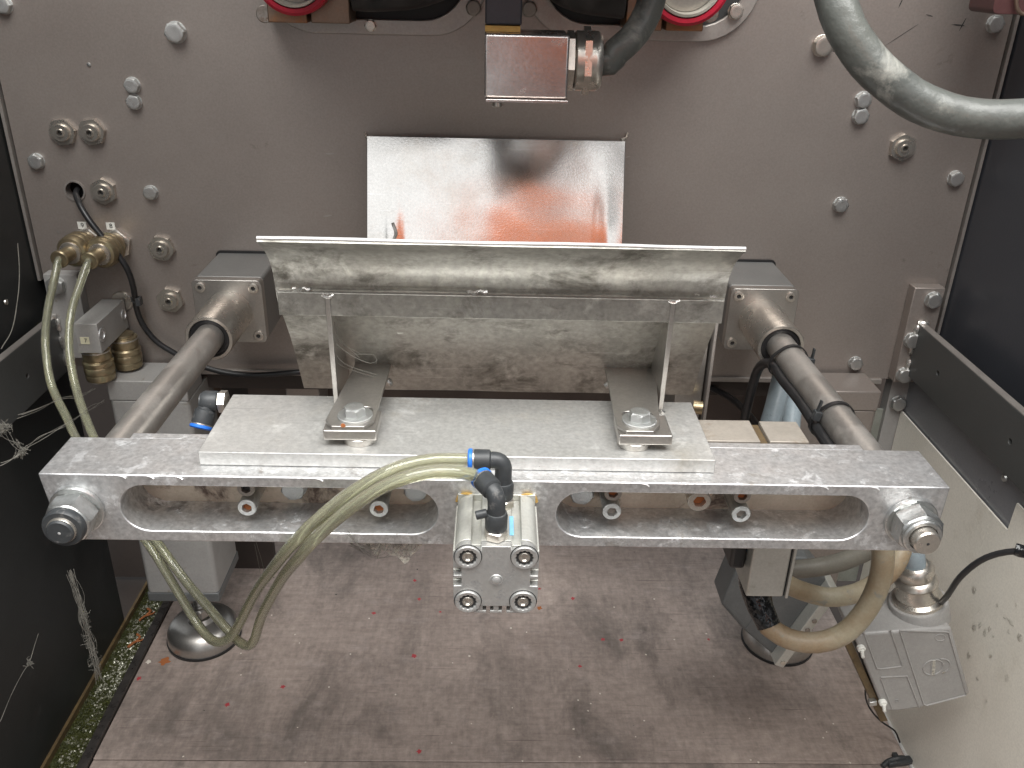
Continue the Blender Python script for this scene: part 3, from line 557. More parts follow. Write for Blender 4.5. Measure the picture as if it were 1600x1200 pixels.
# ================================================================== GUIDES: blocks, bushings, rods
def guide(side, xc, z, ul, label):
    t = thing('linear_bearing', label, 'bearing', (xc, YW, z), 'linear bearing blocks on the panel')
    h = 0.0385; yf_ = 0.945
    part('housing', B().prism(rrect(xc-h, xc+h, z-h*0.98, z+h*0.98, 0.004, 3), ya(yf_+0.013), ya(YW-0.0002)), 'housing', t, bevel=0.0008)
    part('front_flange', B().prism(rrect(xc-h-0.0005, xc+h+0.0005, z-h*0.98, z+h*0.98, 0.0055, 4), ya(yf_), ya(yf_+0.012)), 'steel_clean', t, bevel=0.0007)
    bz = 0.865
    part('bushing', B().lathe([(0.0255, 0), (0.0255, yf_-bz-0.002), (0.0245, yf_-bz), (0.0215, yf_-bz), (0.021, yf_-bz-0.004), (0.021, 0.01)], (xc, yf_, z), (0, -1, 0), 56, cap1=False), 'nickel', t)
    part('seal', B().lathe([(0.021, 0), (0.021, 0.002), (0.0185, 0.003), (0.0155, 0.001)], (xc, bz+0.0045, z), (0, -1, 0), 48), 'rubber', t)
    for sx in (-1, 1):
        for sz in (-1, 1): capscrew(t, Vector((xc+sx*0.030, yf_-0.0002, z+sz*0.029)), 0.0058, mat='nickel', flat=True)
    part('gasket', B().prism(rrect(xc-h-0.002, xc+h+0.002, z-h, z+h+0.002, 0.006, 3), ya(YW-0.003), ya(YW-0.0001)), 'rubber', t)
    return t
pL = PY(359, 487, 0.945); pR = PY(1189, 500, 0.945)
guide(-1, pL.x, pL.z, 0, 'square bearing block with steel bushing carrying the left guide rod')
guide(1, pR.x, pR.z, 0, 'square bearing block with steel bushing carrying the right guide rod')
nL, nR = PY(110, 801, 0.5333), PY(1434, 822, 0.5333)
def guiderod(a, c, label):
    a = Vector((a.x, 0.588, a.z)); c = Vector((c.x, 0.90, c.z)); d = (c-a).normalized(); o = solo('guide_rod', B().cyl(a, c+d*0.02, 0.015, 56), 'rod', label, 'rod', group='guide rods between panel and crossbar'); return o
guiderod(nL, pL, 'dusty round steel rod from the panel to the left end of the crossbar')
guiderod(nR, pR, 'dusty round steel rod with black cable ties, right end of the crossbar')

# ================================================================== CROSSBAR
Y0 = 0.5333
rollz = (PY(1485, 762, Y0).z-PY(59, 740, Y0).z)/0.65
zc0 = PY(59, 740, Y0).z
def zt_(x): return zc0+(x+0.3199)*rollz
cb = thing('crossbar', 'worn aluminium crossbar with two long rounded slots across the picture', 'beam', (0, Y0, 0.57))
hB = 0.0562
def mp(Y): return lambda p: Vector((p[0], Y, p[1]+zt_(p[0])))
out = []
x0b, x1b = -0.3199, 0.3301
for k in range(41): out.append((x0b+(x1b-x0b)*k/40, 0))
out += [(x1b-0.0006, -0.03), (x1b-0.001, -hB+0.003), (x1b-0.0035, -hB)]
for k in range(1, 40): out.append((x1b-(x1b-x0b)*k/40, -hB))
out += [(x0b+0.0065, -hB), (x0b+0.006, -hB+0.0025)]
s1 = stadium(PY(187, 790, Y0).x, PY(684, 790, Y0).x, -0.0475, -0.0085, 16); s2 = stadium(PY(869, 800, Y0).x, PY(1360, 800, Y0).x, -0.0475, -0.0085, 16)
PK = 0.040
b = B().prism(out, mp(Y0), mp(Y0+0.053), [s1, s2], pocket=mp(Y0+PK)); part('beam_body', b, 'alu', cb, bevel=0.0008)
for s_, nm in ((s1, 'left'), (s2, 'right')):
    xs = [p[0] for p in s_]; xa, xb = min(xs)-0.002, max(xs)+0.002
    b = B().add([mp(Y0+PK-0.0006)((x, z)) for x, z in ((xa, -0.0495), (xb, -0.0495), (xb, -0.0065), (xa, -0.0065))], [(0, 1, 2, 3)]); part('pocket_floor', b, 'pocket', cb)
xs0, xs1 = PZ(208, 678, 0.598).x, PZ(1350, 700, 0.598).x
b = B(); vs = [Vector((x, y, zt_(x)+dz)) for x in (xs0, xs1) for y in (Y0+0.0532, 0.5945) for dz in (-hB+0.001, -0.0004)]
b.add(vs, [(0, 1, 3, 2), (4, 6, 7, 5), (0, 4, 5, 1), (2, 3, 7, 6), (0, 2, 6, 4), (1, 5, 7, 3)]); part('rear_strip', b, 'alu', cb, bevel=0.0005)
for u, v, px, fl_, mt, fr in ((386, 793, 15, 0, 'zinc', 'rust'), (592, 795, 15, 0, 'zinc', 'rust'), (956, 799, 15, 0, 'zinc', 'rustscrew'), (1158, 803, 15, 0, 'zinc', 'rustscrew'),
                          (384, 764, 14, 0, 'rustscrew', 'ink'), (958, 771, 14, 0, 'rustscrew', 'rust'), (1160, 775, 14, 0, 'rustscrew', 'rust'), (1092, 781, 18.5, 0, 'nickel', 'rust'), (588, 768, 12, 0, 'rustscrew', 'ink')):  # orange socket floors paint in the jacket's reflection
    Yh = Y0+0.0165; p = PY(u, v, Yh-0.006); r = rpx(px, p); capscrew(cb, Vector((p.x, Yh, p.z)), r*0.98, mat=mt, floor=fr)
    part('screw_shank', B().cyl((p.x, Y0+PK, p.z), (p.x, Yh-0.0002, p.z), r*0.95, 24), mt, cb)
for u, v, px in ((459, 763, 20), (650, 765, 20), (909, 770, 20)):
    p = PY(u, v, Y0+PK-0.004); r = rpx(px, p); p.y = Y0+PK-0.0005; bolt(cb, p, r, mat='zinc')
# top steps / dings on the edge
w = B()
for u in (192, 236, 281, 500, 640, 1010, 1290, 1370):
    p = PY(u, 742+(u-60)*0.0155, Y0); w.tube([p+Vector((-0.003, 0.0003, 0.0002)), p+Vector((0, -0.0002, -0.0002)), p+Vector((0.002, -0.0006, -0.0016))], 0.00055, 6, 0.001, jitter=0.5)
part('edge_burr', w, 'edge', cb)
def endnut(c, label, black, tilt):
    t = thing('hex_nut', label, 'nut', c, 'big nuts at the crossbar ends'); p = Vector((c.x, Y0-0.0002, c.z)); R = 0.0150
    part('washer', B().lathe([(0.0192, 0), (0.0192, 0.0024), (0.0185, 0.003), (0.009, 0.003)], p, (0, -1, 0), 48), 'zinc', t)
    q = p+Vector((0, -0.0031, 0))
    part('nut_body', B().rings([([R*0.99]*24, 0), (hexr(R, cap=R*1.1), 0.0008), (hexr(R), 0.0022), (hexr(R), 0.0138), (hexr(R, cap=R*1.08), 0.0155), ([R*0.98]*24, 0.0165), ([R*0.7]*24, 0.0165)], q, (0, -1, 0), rot=tilt), 'zinc', t, angle=25)
    if black:
        part('nylon_collar', B().lathe([(R*0.97, 0.0160), (R*0.98, 0.0205), (R*0.9, 0.0225), (R*0.66, 0.0225), (R*0.64, 0.018)], q, (0, -1, 0), 40), 'plastic', t)
    else:
        part('nut_collar', B().lathe([(R*0.93, 0.016), (R*0.93, 0.0185), (R*0.86, 0.0195), (R*0.7, 0.0195), (R*0.68, 0.017)], q, (0, -1, 0), 40), 'zinc', t)
    part('shaft_end', B().lathe([(0.0094, 0.012), (0.0094, 0.0255), (0.0084, 0.0268), (0.0012, 0.0268), (0.0008, 0.0262)], q, (0, -1, 0), 40), 'plastic' if black else 'nickel', t)
    part('centre_mark', B().lathe([(0.0011, 0.0269), (0.0006, 0.0271)], q, (0, -1, 0), 12), 'edge' if black else 'ink', t)
    if black: part('thread_rim', B().lathe([(0.0101, 0.018), (0.0101, 0.0238), (0.0096, 0.0248)], q, (0, -1, 0), 40), 'nickel', t)
endnut(PY(122, 795, Y0), 'big hex lock nut with black collar on the left end of the crossbar', True, 0.12)
endnut(PY(1422, 812, Y0), 'big bare steel hex nut on the right end of the crossbar', False, 0.5)

# ================================================================== TOP PLATE
xm0, xm1 = PZ(312, 724, 0.5985).x, PZ(1116, 734, 0.5985).x; xm1 = max(xm1, 0.1617)
mpz = thing('mounting_plate', 'flat aluminium plate lying on the crossbar under the deflector feet', 'plate', (0, 0.6, 0.6))
TP = 0.0112
b = B(); y0, y1 = 0.5478, 0.6405
def plq(x, y, dz): return Vector((x, y, zt_(x)+dz))
vs = [plq(x, y, dz) for x in (-0.2112, 0.1622) for y in (y0, y1) for dz in (0.0003, TP)]
b.add(vs, [(0, 1, 3, 2), (4, 6, 7, 5), (0, 4, 5, 1), (2, 3, 7, 6), (0, 2, 6, 4), (1, 5, 7, 3)]); part('plate_body', b, 'alu_top', mpz, bevel=0.0007)
zpl = lambda x: zt_(x)+TP

# ================================================================== DEFLECTOR
df = thing('deflector', 'stained bent stainless deflector with flared lip, standing on the mounting plate', 'deflector', (0.005, 0.63, 0.62))
dx0, dx1 = -0.1635, 0.1732
# sheet profile: (Y, z) from lip to lower edge
prof = [(0.5868, 0.7560), (0.5925, 0.7523), (0.5980, 0.7487), (0.6030, 0.7450), (0.6077, 0.7408), (0.6120, 0.7362), (0.6160, 0.7310), (0.6195, 0.7255), (0.6220, 0.7195), (0.6235, 0.7120), (0.6250, 0.7020), (0.6290, 0.6930), (0.6360, 0.6840), (0.6440, 0.6730), (0.6550, 0.6560), (0.6637, 0.6410), (0.6730, 0.6220), (0.6820, 0.6027), (0.6855, 0.5955)]
def sheetmesh(prof, x0, x1, thick, nx=36, wob=0.0006):
    b = B(); n = nx+1; m = len(prof)
    F_, Bk = [], []
    for j, (y, z) in enumerate(prof):
        a = prof[max(j-1, 0)]; c = prof[min(j+1, m-1)]; t = Vector((0, c[0]-a[0], c[1]-a[1])).normalized(); nn = Vector((0, -t.z, t.y))
        for i in range(n):
            x = x0+(x1-x0)*i/nx; e = wob*noise.noise(Vector((x*14, j*0.5, 2.2)))+(wob*0.6*math.sin(x*9) if j < 2 else 0)
            sg = 0.0; p = Vector((x, y, z+(zt_(x)-zt_(0))))+nn*e; F_.append(p); Bk.append(p-nn*thick)
    q = []
    for j in range(m-1):
        for i in range(nx): q.append((j*n+i, j*n+i+1, (j+1)*n+i+1, (j+1)*n+i))
    o = len(F_); q2 = [tuple(k+o for k in f) for f in q]
    rim = [(i, i+1, i+1+o, i+o) for i in range(nx)]+[((m-1)*n+i, (m-1)*n+i+1, (m-1)*n+i+1+o, (m-1)*n+i+o) for i in range(nx)]
    rim += [(j*n, (j+1)*n, (j+1)*n+o, j*n+o) for j in range(m-1)]+[(j*n+nx, (j+1)*n+nx, (j+1)*n+nx+o, j*n+nx+o) for j in range(m-1)]
    b.add(F_+Bk, q+q2+rim); return b
part('curved_sheet', sheetmesh(prof, dx0, dx1, 0.0024), 'steel', df, angle=28)
b = B().tube([Vector((dx0+(dx1-dx0)*k/30, 0.5866, 0.7563+(zt_(dx0+(dx1-dx0)*k/30)-zt_(0))+0.0003*math.sin(k*0.4))) for k in range(31)], 0.0012, 8, jitter=0.2); part('lip_edge', b, 'edge', df)
yb_, zf_ = 0.6175, PY(780, 463, 0.6175).z
def dz_(x): return zt_(x)-zt_(0)
def skewbox(x0, x1, y0, y1, z0, z1, k=8):
    b = B(); vs = []; fs = []
    for i in range(k+1):
        x = x0+(x1-x0)*i/k
        for y, z in ((y0, z0), (y1, z0), (y1, z1), (y0, z1)): vs.append(Vector((x, y, z+dz_(x))))
    for i in range(k):
        for j in range(4): fs.append((i*4+j, i*4+(j+1) % 4, (i+1)*4+(j+1) % 4, (i+1)*4+j))
    fs += [(0, 1, 2, 3), (k*4, k*4+1, k*4+2, k*4+3)]; return b.add(vs, fs)
zA = zf_; zBq = PY(780, 499, yb_).z
part('angle_bar', skewbox(dx0+0.002, dx1-0.001, yb_, yb_+0.0025, zBq, zA), 'steel', df, label='long angle strip below the flared lip', bevel=0.0005)
part('angle_ledge', skewbox(dx0+0.002, dx1-0.001, yb_+0.0027, 0.6255, zA-0.0026, zA-0.0002), 'steel_clean', df, bevel=0.0003)
w = B()
for u0, u1 in ((457, 486), (730, 762), (1086, 1103), (1108, 1118)):
    pts = [PY(u0+(u1-u0)*k/6, 451+(u0-457)*0.015, 0.6225)+Vector((0, 0, 0.0008*math.sin(k*2.1))) for k in range(7)]; w.tube(pts, 0.0017, 8, 0.0015, jitter=0.9)
w.tube([PY(503, 461, yb_), PY(513, 465, yb_-.001), PY(521, 460, yb_)], 0.0011, 8, 0.001, jitter=0.5); w.tube([PY(1045, 470, yb_), PY(1053, 473, yb_-.001), PY(1062, 469, yb_)], 0.0011, 8, 0.001, jitter=0.5)
for u, v in ((526, 638), (607, 596), (951, 601), (1033, 645)): 
    c = PY(u, v, 0.622 if v > 620 else 0.664); w.tube([c+Vector((-0.002, 0, -0.001)), c+Vector((0, -0.001, 0.001)), c+Vector((0.002, 0, -0.002))], 0.0026, 8, 0.001, jitter=0.6)
part('weld_seam', w, 'weld', df)
def sheet_y(z):
    for (a, b_), (c, d) in zip(prof, prof[1:]):
        if d <= z <= b_: return a+(c-a)*(b_-z)/(b_-d)
    return prof[-1][0]
for xg in (PY(512, 465, 0.618).x, PY(1052, 470, 0.618).x):       # gussets
    zf0 = zpl(xg)+0.0008; pts = [(0.6165, zA-0.0004), (0.6165, zA-0.018), (0.6195, zf0+0.03), (0.6215, zf0), (0.674, zf0)]
    pts += [(sheet_y(z), z) for z in (zf0+0.015, 0.645, 0.665, 0.685, zBq-0.001)]
    b = B().prism(pts, lambda p: Vector((xg-0.0019, p[0], p[1]+dz_(xg))), lambda p: Vector((xg+0.0019, p[0], p[1]+dz_(xg)))); part('gusset', b, 'steel_clean', df, bevel=0.0004)
def foot(sgn, ub, vb, u0, u1):
    xb = PZ(ub, vb, zpl(0)+0.018).x; zp = zpl(xb)+0.0002; yb = PZ(ub, vb+4, zpl(0)+0.018).y
    part('spacer_disc', B().lathe([(0.0128, 0), (0.0128, 0.0046), (0.012, 0.0052)], (xb+sgn*-0.0035, yb-0.008, zp), (0, 0, 1), 40), 'steel_clean', df)
    zf0 = zp+0.0053; xa, xc = PY(u0, 660, yb-0.020).x, PY(u1, 660, yb-0.020).x
    part('foot_bar', B().box(xa, xc, yb-0.0205, yb+0.012, zf0, zf0+0.0082), 'steel_clean', df, bevel=0.0012, seg=3)
    zt2 = zf0+0.0084
    a0, a1 = PZ(515 if sgn < 0 else 957, 645, zt2).x, PZ(589 if sgn < 0 else 1022, 645, zt2).x
    c0, c1 = PZ(546 if sgn < 0 else 949, 597, zt2).x, PZ(605 if sgn < 0 else 1027, 597, zt2).x
    pts = [(a0, yb-0.010), (a0+0.006, yb-0.0195), (a1-0.006, yb-0.0195), (a1, yb-0.010), (c1, 0.655), (c1, 0.67), (c0, 0.67), (c0, 0.655)]
    slot = stadium(xb-0.012, xb+0.012, yb+0.000, yb+0.012, 8)
    part('foot_plate', B().prism(pts, lambda p: Vector((p[0], p[1], zt2)), lambda p: Vector((p[0], p[1], zt2+0.0028)), [slot]), 'steel_clean', df, bevel=0.0004)
    bb = bolt(df, (xb, yb-0.003, zt2+0.0028), 0.0132, (0, 0, 1), mat='zinc', spin=0.3 if sgn < 0 else 0.02); bb.scale = (0.0084, 0.0084, 0.0105)
    bb.children[0].scale = (1.55, 1.55, 1.6); bb.children[0].location = (0, 0, -0.14)
    if sgn < 0: p = PY(536, 665, yb-0.0207); part('rust_spot', B().lathe([(0.0018, 0), (0.0015, 0.0003)], p, (0, -1, 0), 10), 'rust', df)
foot(-1, 557, 641, 503, 587); foot(1, 997, 647, 969, 1054)
p = PY(622, 526, 0.6330); p.y = sheet_y(p.z)-0.0016; b = B().lathe([(0.0046, 0), (0.0042, 0.0005)], p, (0, -0.9, -0.42), 22); part('pale_spot', b, 'castlt', df)

# ================================================================== COMPACT AIR CYLINDER
YF = 0.471
def q(u, v): p = PY(u, v, YF); return (p.x, p.z)
sc = [q(731.6, 869.4), q(819.4, 870), q(730.5, 939), q(817.2, 939)]
k_ = rpx(1, PY(775, 900, YF))
# squared to the machine: average the screw grid
gx0, gx1 = (sc[0][0]+sc[2][0])/2, (sc[1][0]+sc[3][0])/2; gz1, gz0 = (sc[0][1]+sc[1][1])/2, (sc[2][1]+sc[3][1])/2
r_ = 21*k_; ac = thing('air_cylinder', 'compact square aluminium air cylinder bolted to the middle of the crossbar', 'air cylinder', ((gx0+gx1)/2, YF, (gz0+gz1)/2))
def arc(cx, cz, a0, a1, n=8): return [(cx+r_*math.cos(math.radians(a0+(a1-a0)*k/n)), cz+r_*math.sin(math.radians(a0+(a1-a0)*k/n))) for k in range(n+1)]
zt1 = gz1+r_*0.93; xe0, xe1 = gx0-r_-0.0012, gx1+r_+0.0012; e = 0.0005
out = arc(gx1, gz1, 0, 90)+[(gx1-r_*0.2, gz1+r_), (gx1-r_*0.2-e, zt1-0.004), (gx1-r_*0.9, zt1-0.004), (gx1-r_*0.95, zt1), (gx0+r_*0.95, zt1), (gx0+r_*0.9, zt1-0.004), (gx0+r_*0.2+e, zt1-0.004), (gx0+r_*0.2, gz1+r_)]+arc(gx0, gz1, 90, 180)
zs = [gz1-r_*1.05, gz1-r_*1.05-0.0062, gz1-r_*1.05-0.0085, gz1-r_*1.05-0.0150]
out += [(xe0, gz1), (xe0, zs[0]), (xe0+0.0055, zs[0]), (xe0+0.0055, zs[1]), (xe0, zs[1]), (xe0, zs[2]), (xe0+0.0055, zs[2]), (xe0+0.0055, zs[3]), (xe0, zs[3]), (xe0, gz0)]
out += arc(gx0, gz0, 185, 270, 7)+[(gx0+r_*0.3, gz0-r_*0.55), (gx1-r_*0.3, gz0-r_*0.55)]+arc(gx1, gz0, 270, 355, 7)
out += [(xe1, gz0), (xe1, zs[3]), (xe1-0.0055, zs[3]), (xe1-0.0055, zs[2]), (xe1, zs[2]), (xe1, zs[1]), (xe1-0.0055, zs[1]), (xe1-0.0055, zs[0]), (xe1, zs[0]), (xe1, gz1)]
part('cylinder_body', B().prism(out, ya(YF+0.0065), ya(Y0-0.0025)), 'castlt', ac, bevel=0.0004)
ins = [(x*0.985+(gx0+gx1)/2*0.015, z*0.985+(gz0+gz1)/2*0.015) for x, z in out]
part('end_cap', B().prism(ins, ya(YF), ya(YF+0.0062)), 'cast', ac, bevel=0.0006)
for i, (xx, zz) in enumerate(((gx0, gz1), (gx1, gz1), (gx0, gz0), (gx1, gz0))):
    n24 = 48; star = [r_*0.66*(1+0.07*math.cos(12*2*PI*k/n24)) for k in range(n24)]
    o = part('corner_screw', B().rings([([r_*0.98]*n24, 0), ([r_*0.98]*n24, 0.0014), ([r_*0.93]*n24, 0.0019), ([r_*0.72]*n24, 0.0019), (star, 0.0015), (star, -0.004)], (xx, YF, zz), (0, -1, 0), cap1=False), 'cast', ac)
    part('shadow_gap', B().lathe([(r_*1.06, 0.00005), (r_*1.06, 0.0001)], (xx, YF, zz), (0, -1, 0), 32), 'ink', o)
    part('recess', B().lathe([(r_*0.68, 0.0001), (r_*0.68, 0.0002)], (xx, YF, zz), (0, -1, 0), 24), 'ink', o)
    part('screw_head', B().rings([([r_*0.43]*24, 0.0002), ([r_*0.43]*24, 0.001), ([r_*0.40]*24, 0.0014), ([r_*0.3]*24, 0.0014), (hexr(r_*0.2), 0.0004), (hexr(r_*0.18), 0.0003)], (xx, YF, zz), (0, -1, 0)), 'nickel', o)
p = q(775.5, 906); part('centre_pip', B().lathe([(0.0045, 0), (0.0042, 0.0006), (0.003, 0.0002), (0.0028, 0.0015), (0.0012, 0.0022)], (p[0], YF, p[1]), (0, -1, 0), 24), 'cast', ac)
for u in (750, 775, 801):
    x = q(u, 955)[0]; z = gz0-r_*0.55
    part('rail_foot', B().box(x-0.0018, x+0.0018, YF+0.001, Y0-0.003, z-0.0045, z+0.0005), 'cast', ac, bevel=0.0003)
    part('rail_foot', B().box(x-0.0042, x+0.0042, YF+0.001, Y0-0.003, z-0.0062, z-0.0044), 'cast', ac, bevel=0.0003)
part('rear_seal', B().box(xe0+0.001, xe1-0.001, Y0-0.0024, Y0-0.0002, gz0-r_*0.6, zt1+0.0008), 'castlt', ac, bevel=0.0004)
for sg, xx in ((-1, xe0), (1, xe1)): part('ochre_spot', B().tube([(xx-sg*0.013, Y0-0.0012, zt1-0.0008), (xx-sg*0.007, Y0-0.0012, zt1+0.0006), (xx-sg*0.002, Y0-0.0012, zt1-0.001), (xx, Y0-0.0012, zt1-0.006)], 0.0011, 8, 0.001, jitter=0.4), 'ochre', ac)
part('sensor_label', B().box(gx1-r_*1.1, gx1-r_*1.1+0.0028, YF+0.012, YF+0.034, zt1+0.0001, zt1+0.0004), 'skyblue', ac)

# ================================================================== FITTINGS
def fitting(name, label, base, bend, ringp, rr=0.0075, nut=True, dirb=(0, 0, 1)):
    t = thing(name, label, 'fitting', base, 'black push-in elbow fittings'); base, bend, ringp = map(Vector, (base, bend, ringp)); d = Vector(dirb); L1 = (bend-base).length
    if nut: part('hex_base', B().rings([(hexr(rr*0.95), 0), (hexr(rr*0.95), 0.0055), ([rr*0.85]*24, 0.0065)], base, d, rot=0.2), 'nickel', t, angle=25)
    c0 = base+d*0.0066; part('collar', B().lathe([(rr*0.92, 0), (rr, 0.001), (rr*1.02, 0.0105), (rr*0.92, 0.0125), (rr*0.75, 0.013)], c0, d, 32), 'plastic', t, label='rubbed lower collar')
    e = (ringp-bend).normalized(); s0 = c0+d*0.012; pts = [s0, s0+d*max(0.002, L1-0.018-rr*0.8)]
    cpt = bend
    for k in range(1, 7): a = k/7; pts.append((bend-d*rr)*(1-a)**2+cpt*2*a*(1-a)+(bend+e*rr)*a*a)
    L2 = (ringp-bend).length; pts += [bend+e*rr, bend+e*(L2-0.013)]
    part('elbow', B().tube(pts, rr*0.8, 24), 'plastic', t)
    part('sleeve', B().lathe([(rr*0.8, 0), (rr*0.98, 0.001), (rr, 0.0105), (rr*0.97, 0.0115)], ringp-e*0.0145, e, 32), 'plastic', t)
    part('metal_ring', B().lathe([(rr*0.97, 0), (rr*0.97, 0.001)], ringp-e*0.0029, e, 32), 'nickel', t)
    part('release_ring', B().lathe([(rr*0.98, 0), (rr*1.05, 0.0004), (rr*1.05, 0.0022), (rr*0.95, 0.003), (rr*0.56, 0.003), (rr*0.55, 0.001)], ringp-e*0.0018, e, 32), 'blue', t)
    return ringp, e
zc = zt1+0.0002
yB = PZ(775, 838, zc).y; bB = Vector((PZ(775, 838, zc).x, yB, zc)); bendB = bB+Vector((0, 0, 0.0385))
# bend level from the picture: elbow tops at v=768
bendB = Vector((bB.x, yB, PY(773, 772, yB).z)); ringB = PY(757, 752, yB+0.012)
rB, eB = fitting('elbow_fitting', 'black elbow fitting with blue ring, front one on the air cylinder', bB, bendB, bendB+(ringB-bendB).normalized()*0.019, 0.0074)
yA_ = 0.519; bA = Vector((PY(786, 760, yA_).x, yA_, zc)); bendA = Vector((bA.x, yA_, PY(787, 719, yA_).z)); ringA = Vector((PY(734, 717, yA_).x, yA_, bendA.z))
rA, eA = fitting('elbow_fitting', 'black elbow fitting with blue ring, rear one on the air cylinder', bA, bendA, ringA, 0.0074)
yC = 0.632; cC = PY(350, 627, yC); bendC = PY(325, 627, yC); ringC = PY(314, 668, yC-0.012)
fitting('elbow_fitting', 'black elbow fitting with open blue ring left of the mounting plate', Vector((xm0-0.002, yC, bendC.z)), bendC, ringC, 0.0085, dirb=(-1, 0, 0))
part('spigot', B().cyl(bendB+Vector((-0.006, -0.001, -0.014)), bendB+Vector((-0.0135, -0.002, -0.0155)), 0.003, 16, 0.0005), 'plastic', [o for o in bpy.data.objects if o.name == 'elbow_fitting'][0])

# ================================================================== WALL COUPLINGS AND MANIFOLD
def coupling_wall(u, v, label):
    base = PY(u, v, YW-0.004); base.y = YW; t = thing('hose_coupling', label, 'coupling', base, 'brass couplings on the panel')
    part('hex_flange', B().rings([(hexr(0.0165), 0), (hexr(0.0165), 0.006), ([0.0155]*24, 0.007)], base, (0, -1, 0), rot=0.3), 'nickel', t, angle=25)
    d = Vector((-0.03, -1, 0.02)).normalized(); q0 = base+Vector((0, -0.007, 0))
    part('sleeve', B().lathe([(0.0135, 0), (0.0145, 0.002), (0.0145, 0.010), (0.0185, 0.013), (0.0192, 0.016), (0.0185, 0.019), (0.0178, 0.020), (0.0192, 0.022), (0.0192, 0.027), (0.0178, 0.029), (0.0186, 0.031), (0.0186, 0.036), (0.016, 0.040), (0.0125, 0.041)], q0, d, 48, cap1=True), 'brass', t)
    part('lock_ring', B().lathe([(0.0125, 0.0405), (0.0132, 0.042), (0.0125, 0.0445), (0.009, 0.045)], q0, d, 40), 'nickel', t)
    part('hose_tail', B().lathe([(0.0088, 0.044), (0.0088, 0.064), (0.0102, 0.065), (0.0102, 0.0685), (0.009, 0.070), (0.0062, 0.070)], q0, d, 32), 'brass', t)
    return q0+d*0.070
eC1 = coupling_wall(137, 379, 'left of the two brass couplings plugged into the panel under the number stickers')
eC2 = coupling_wall(181, 381, 'right of the two brass couplings plugged into the panel, beside the black wire')
# manifold
f1 = PY(116, 506, 0.96); f2 = PY(150, 506, 0.96); f3 = PY(122, 553, 0.96); f4 = PY(160, 551, 0.96)
mx0, mx1 = (f1.x+f3.x)/2, (f2.x+f4.x)/2; mz0, mz1 = (f3.z+f4.z)/2, f1.z
mf = thing('manifold_block', 'grey aluminium manifold bar sticking out of the panel, with a small number sticker', 'manifold', ((mx0+mx1)/2, 1, mz0))
part('bar', B().box(mx0, mx1, 0.96, YW-0.005, mz0, mz1), 'castgrey', mf, bevel=0.0006)
part('washer', B().lathe([(0.013, 0), (0.013, 0.002), (0.012, 0.003)], (PY(190, 462, YW).x, YW, PY(190, 470, YW).z), (0, -1, 0), 28), 'nickel', mf)
p = PY(133, 532, 0.96); s_ = 0.0052
lb = part('number_label', B().box(p.x-s_, p.x+s_, 0.9592, 0.9597, p.z-s_*0.85, p.z+s_*0.85), 'cream', mf); text('7', 0.0075, 'ink', lb, facing(Vector((p.x+0.001, 0.959, p.z)), (0, -1, 0)), 0.00008)
for k in (0, 2):
    yy = 0.968+k*0.033; part('side_port', B().lathe([(0.0085-k*0.001, 0), (0.0085-k*0.001, 0.0012), (0.005, 0.0014), (0.0045, 0.0002)], (mx1, yy, (mz0+mz1)/2+0.002), (1, 0, 0), 24), 'alu', mf)
def coupling_hang(u, v, Y, label):
    p = PY(u, v, Y); p.z = mz0; t = thing('hose_coupling', label, 'coupling', p, 'brass couplings under the manifold')
    part('body', B().lathe([(0.012, 0), (0.0125, 0.003), (0.0155, 0.004), (0.0165, 0.006), (0.0165, 0.016), (0.0155, 0.018), (0.0178, 0.020), (0.0178, 0.024), (0.0168, 0.026), (0.0178, 0.028), (0.0178, 0.034), (0.0168, 0.036), (0.0175, 0.038), (0.0168, 0.044), (0.013, 0.047)], p, (0, 0, -1), 48), 'brass', t)
    part('rim', B().lathe([(0.0166, 0), (0.0169, 0.001), (0.0166, 0.002)], p+Vector((0, 0, -0.0055)), (0, 0, -1), 48), 'nickel', t)
coupling_hang(151, 553, 0.985, 'front brass coupling hanging under the manifold bar')
coupling_hang(192, 520, 1.022, 'rear brass coupling hanging under the manifold bar')
part('side_tab', B().box(mx0-0.004, mx0+0.008, 0.985, 0.989, mz0-0.026, mz0-0.001), 'castgrey', mf)

# ================================================================== AIR TUBES
def air(name, label, pts, r=0.0045):
    o = solo(name, B().tube(pts, r, 16, 0.006), 'tube', label, 'tube', group='clear olive air tubes')
    OFF[o.name] = Vector(o.location)
    part('bore_film', B().tube(pts, r*0.62, 12, 0.006), 'tubeliner', o)
    return o
P = PY
air('air_tube', 'clear olive air tube running to the rear fitting, outer of the pair',
    [eC1+Vector((0, 0.006, 0)), eC1, P(84, 440, .955), P(74, 490, .935), P(71, 540, .915), P(80, 600, .89), P(103, 650, .86), P(122, 690, .83), P(165, 760, .78), P(232, 850, .72), P(272, 915, .695), P(300, 962, .68), P(322, 992, .665), P(338, 1003, .655), P(354, 1000, .648), P(372, 978, .64), P(400, 925, .60), P(440, 870, .535), P(465, 842, .516), P(492, 815, .507), P(545, 772, .50), P(610, 735, .498), P(670, 719, .51), rA, rA-eA*0.006])
air('air_tube', 'clear olive air tube running to the front fitting, inner of the pair',
    [eC2+Vector((0, 0.006, 0)), eC2, P(128, 436, .955), P(111, 490, .93), P(108, 545, .905), P(117, 600, .88), P(133, 650, .85), P(152, 695, .82), P(190, 775, .76), P(246, 848, .71), P(288, 905, .685), P(326, 950, .67), P(352, 980, .66), P(374, 1003, .65), P(389, 1009, .643), P(398, 998, .637), P(410, 960, .61), P(440, 905, .56), P(470, 868, .522), P(490, 845, .508), P(540, 800, .493), P(600, 760, .485), P(660, 740, .485), P(705, 737, .488), P(735, 741, .492), rB, rB-eB*0.006])

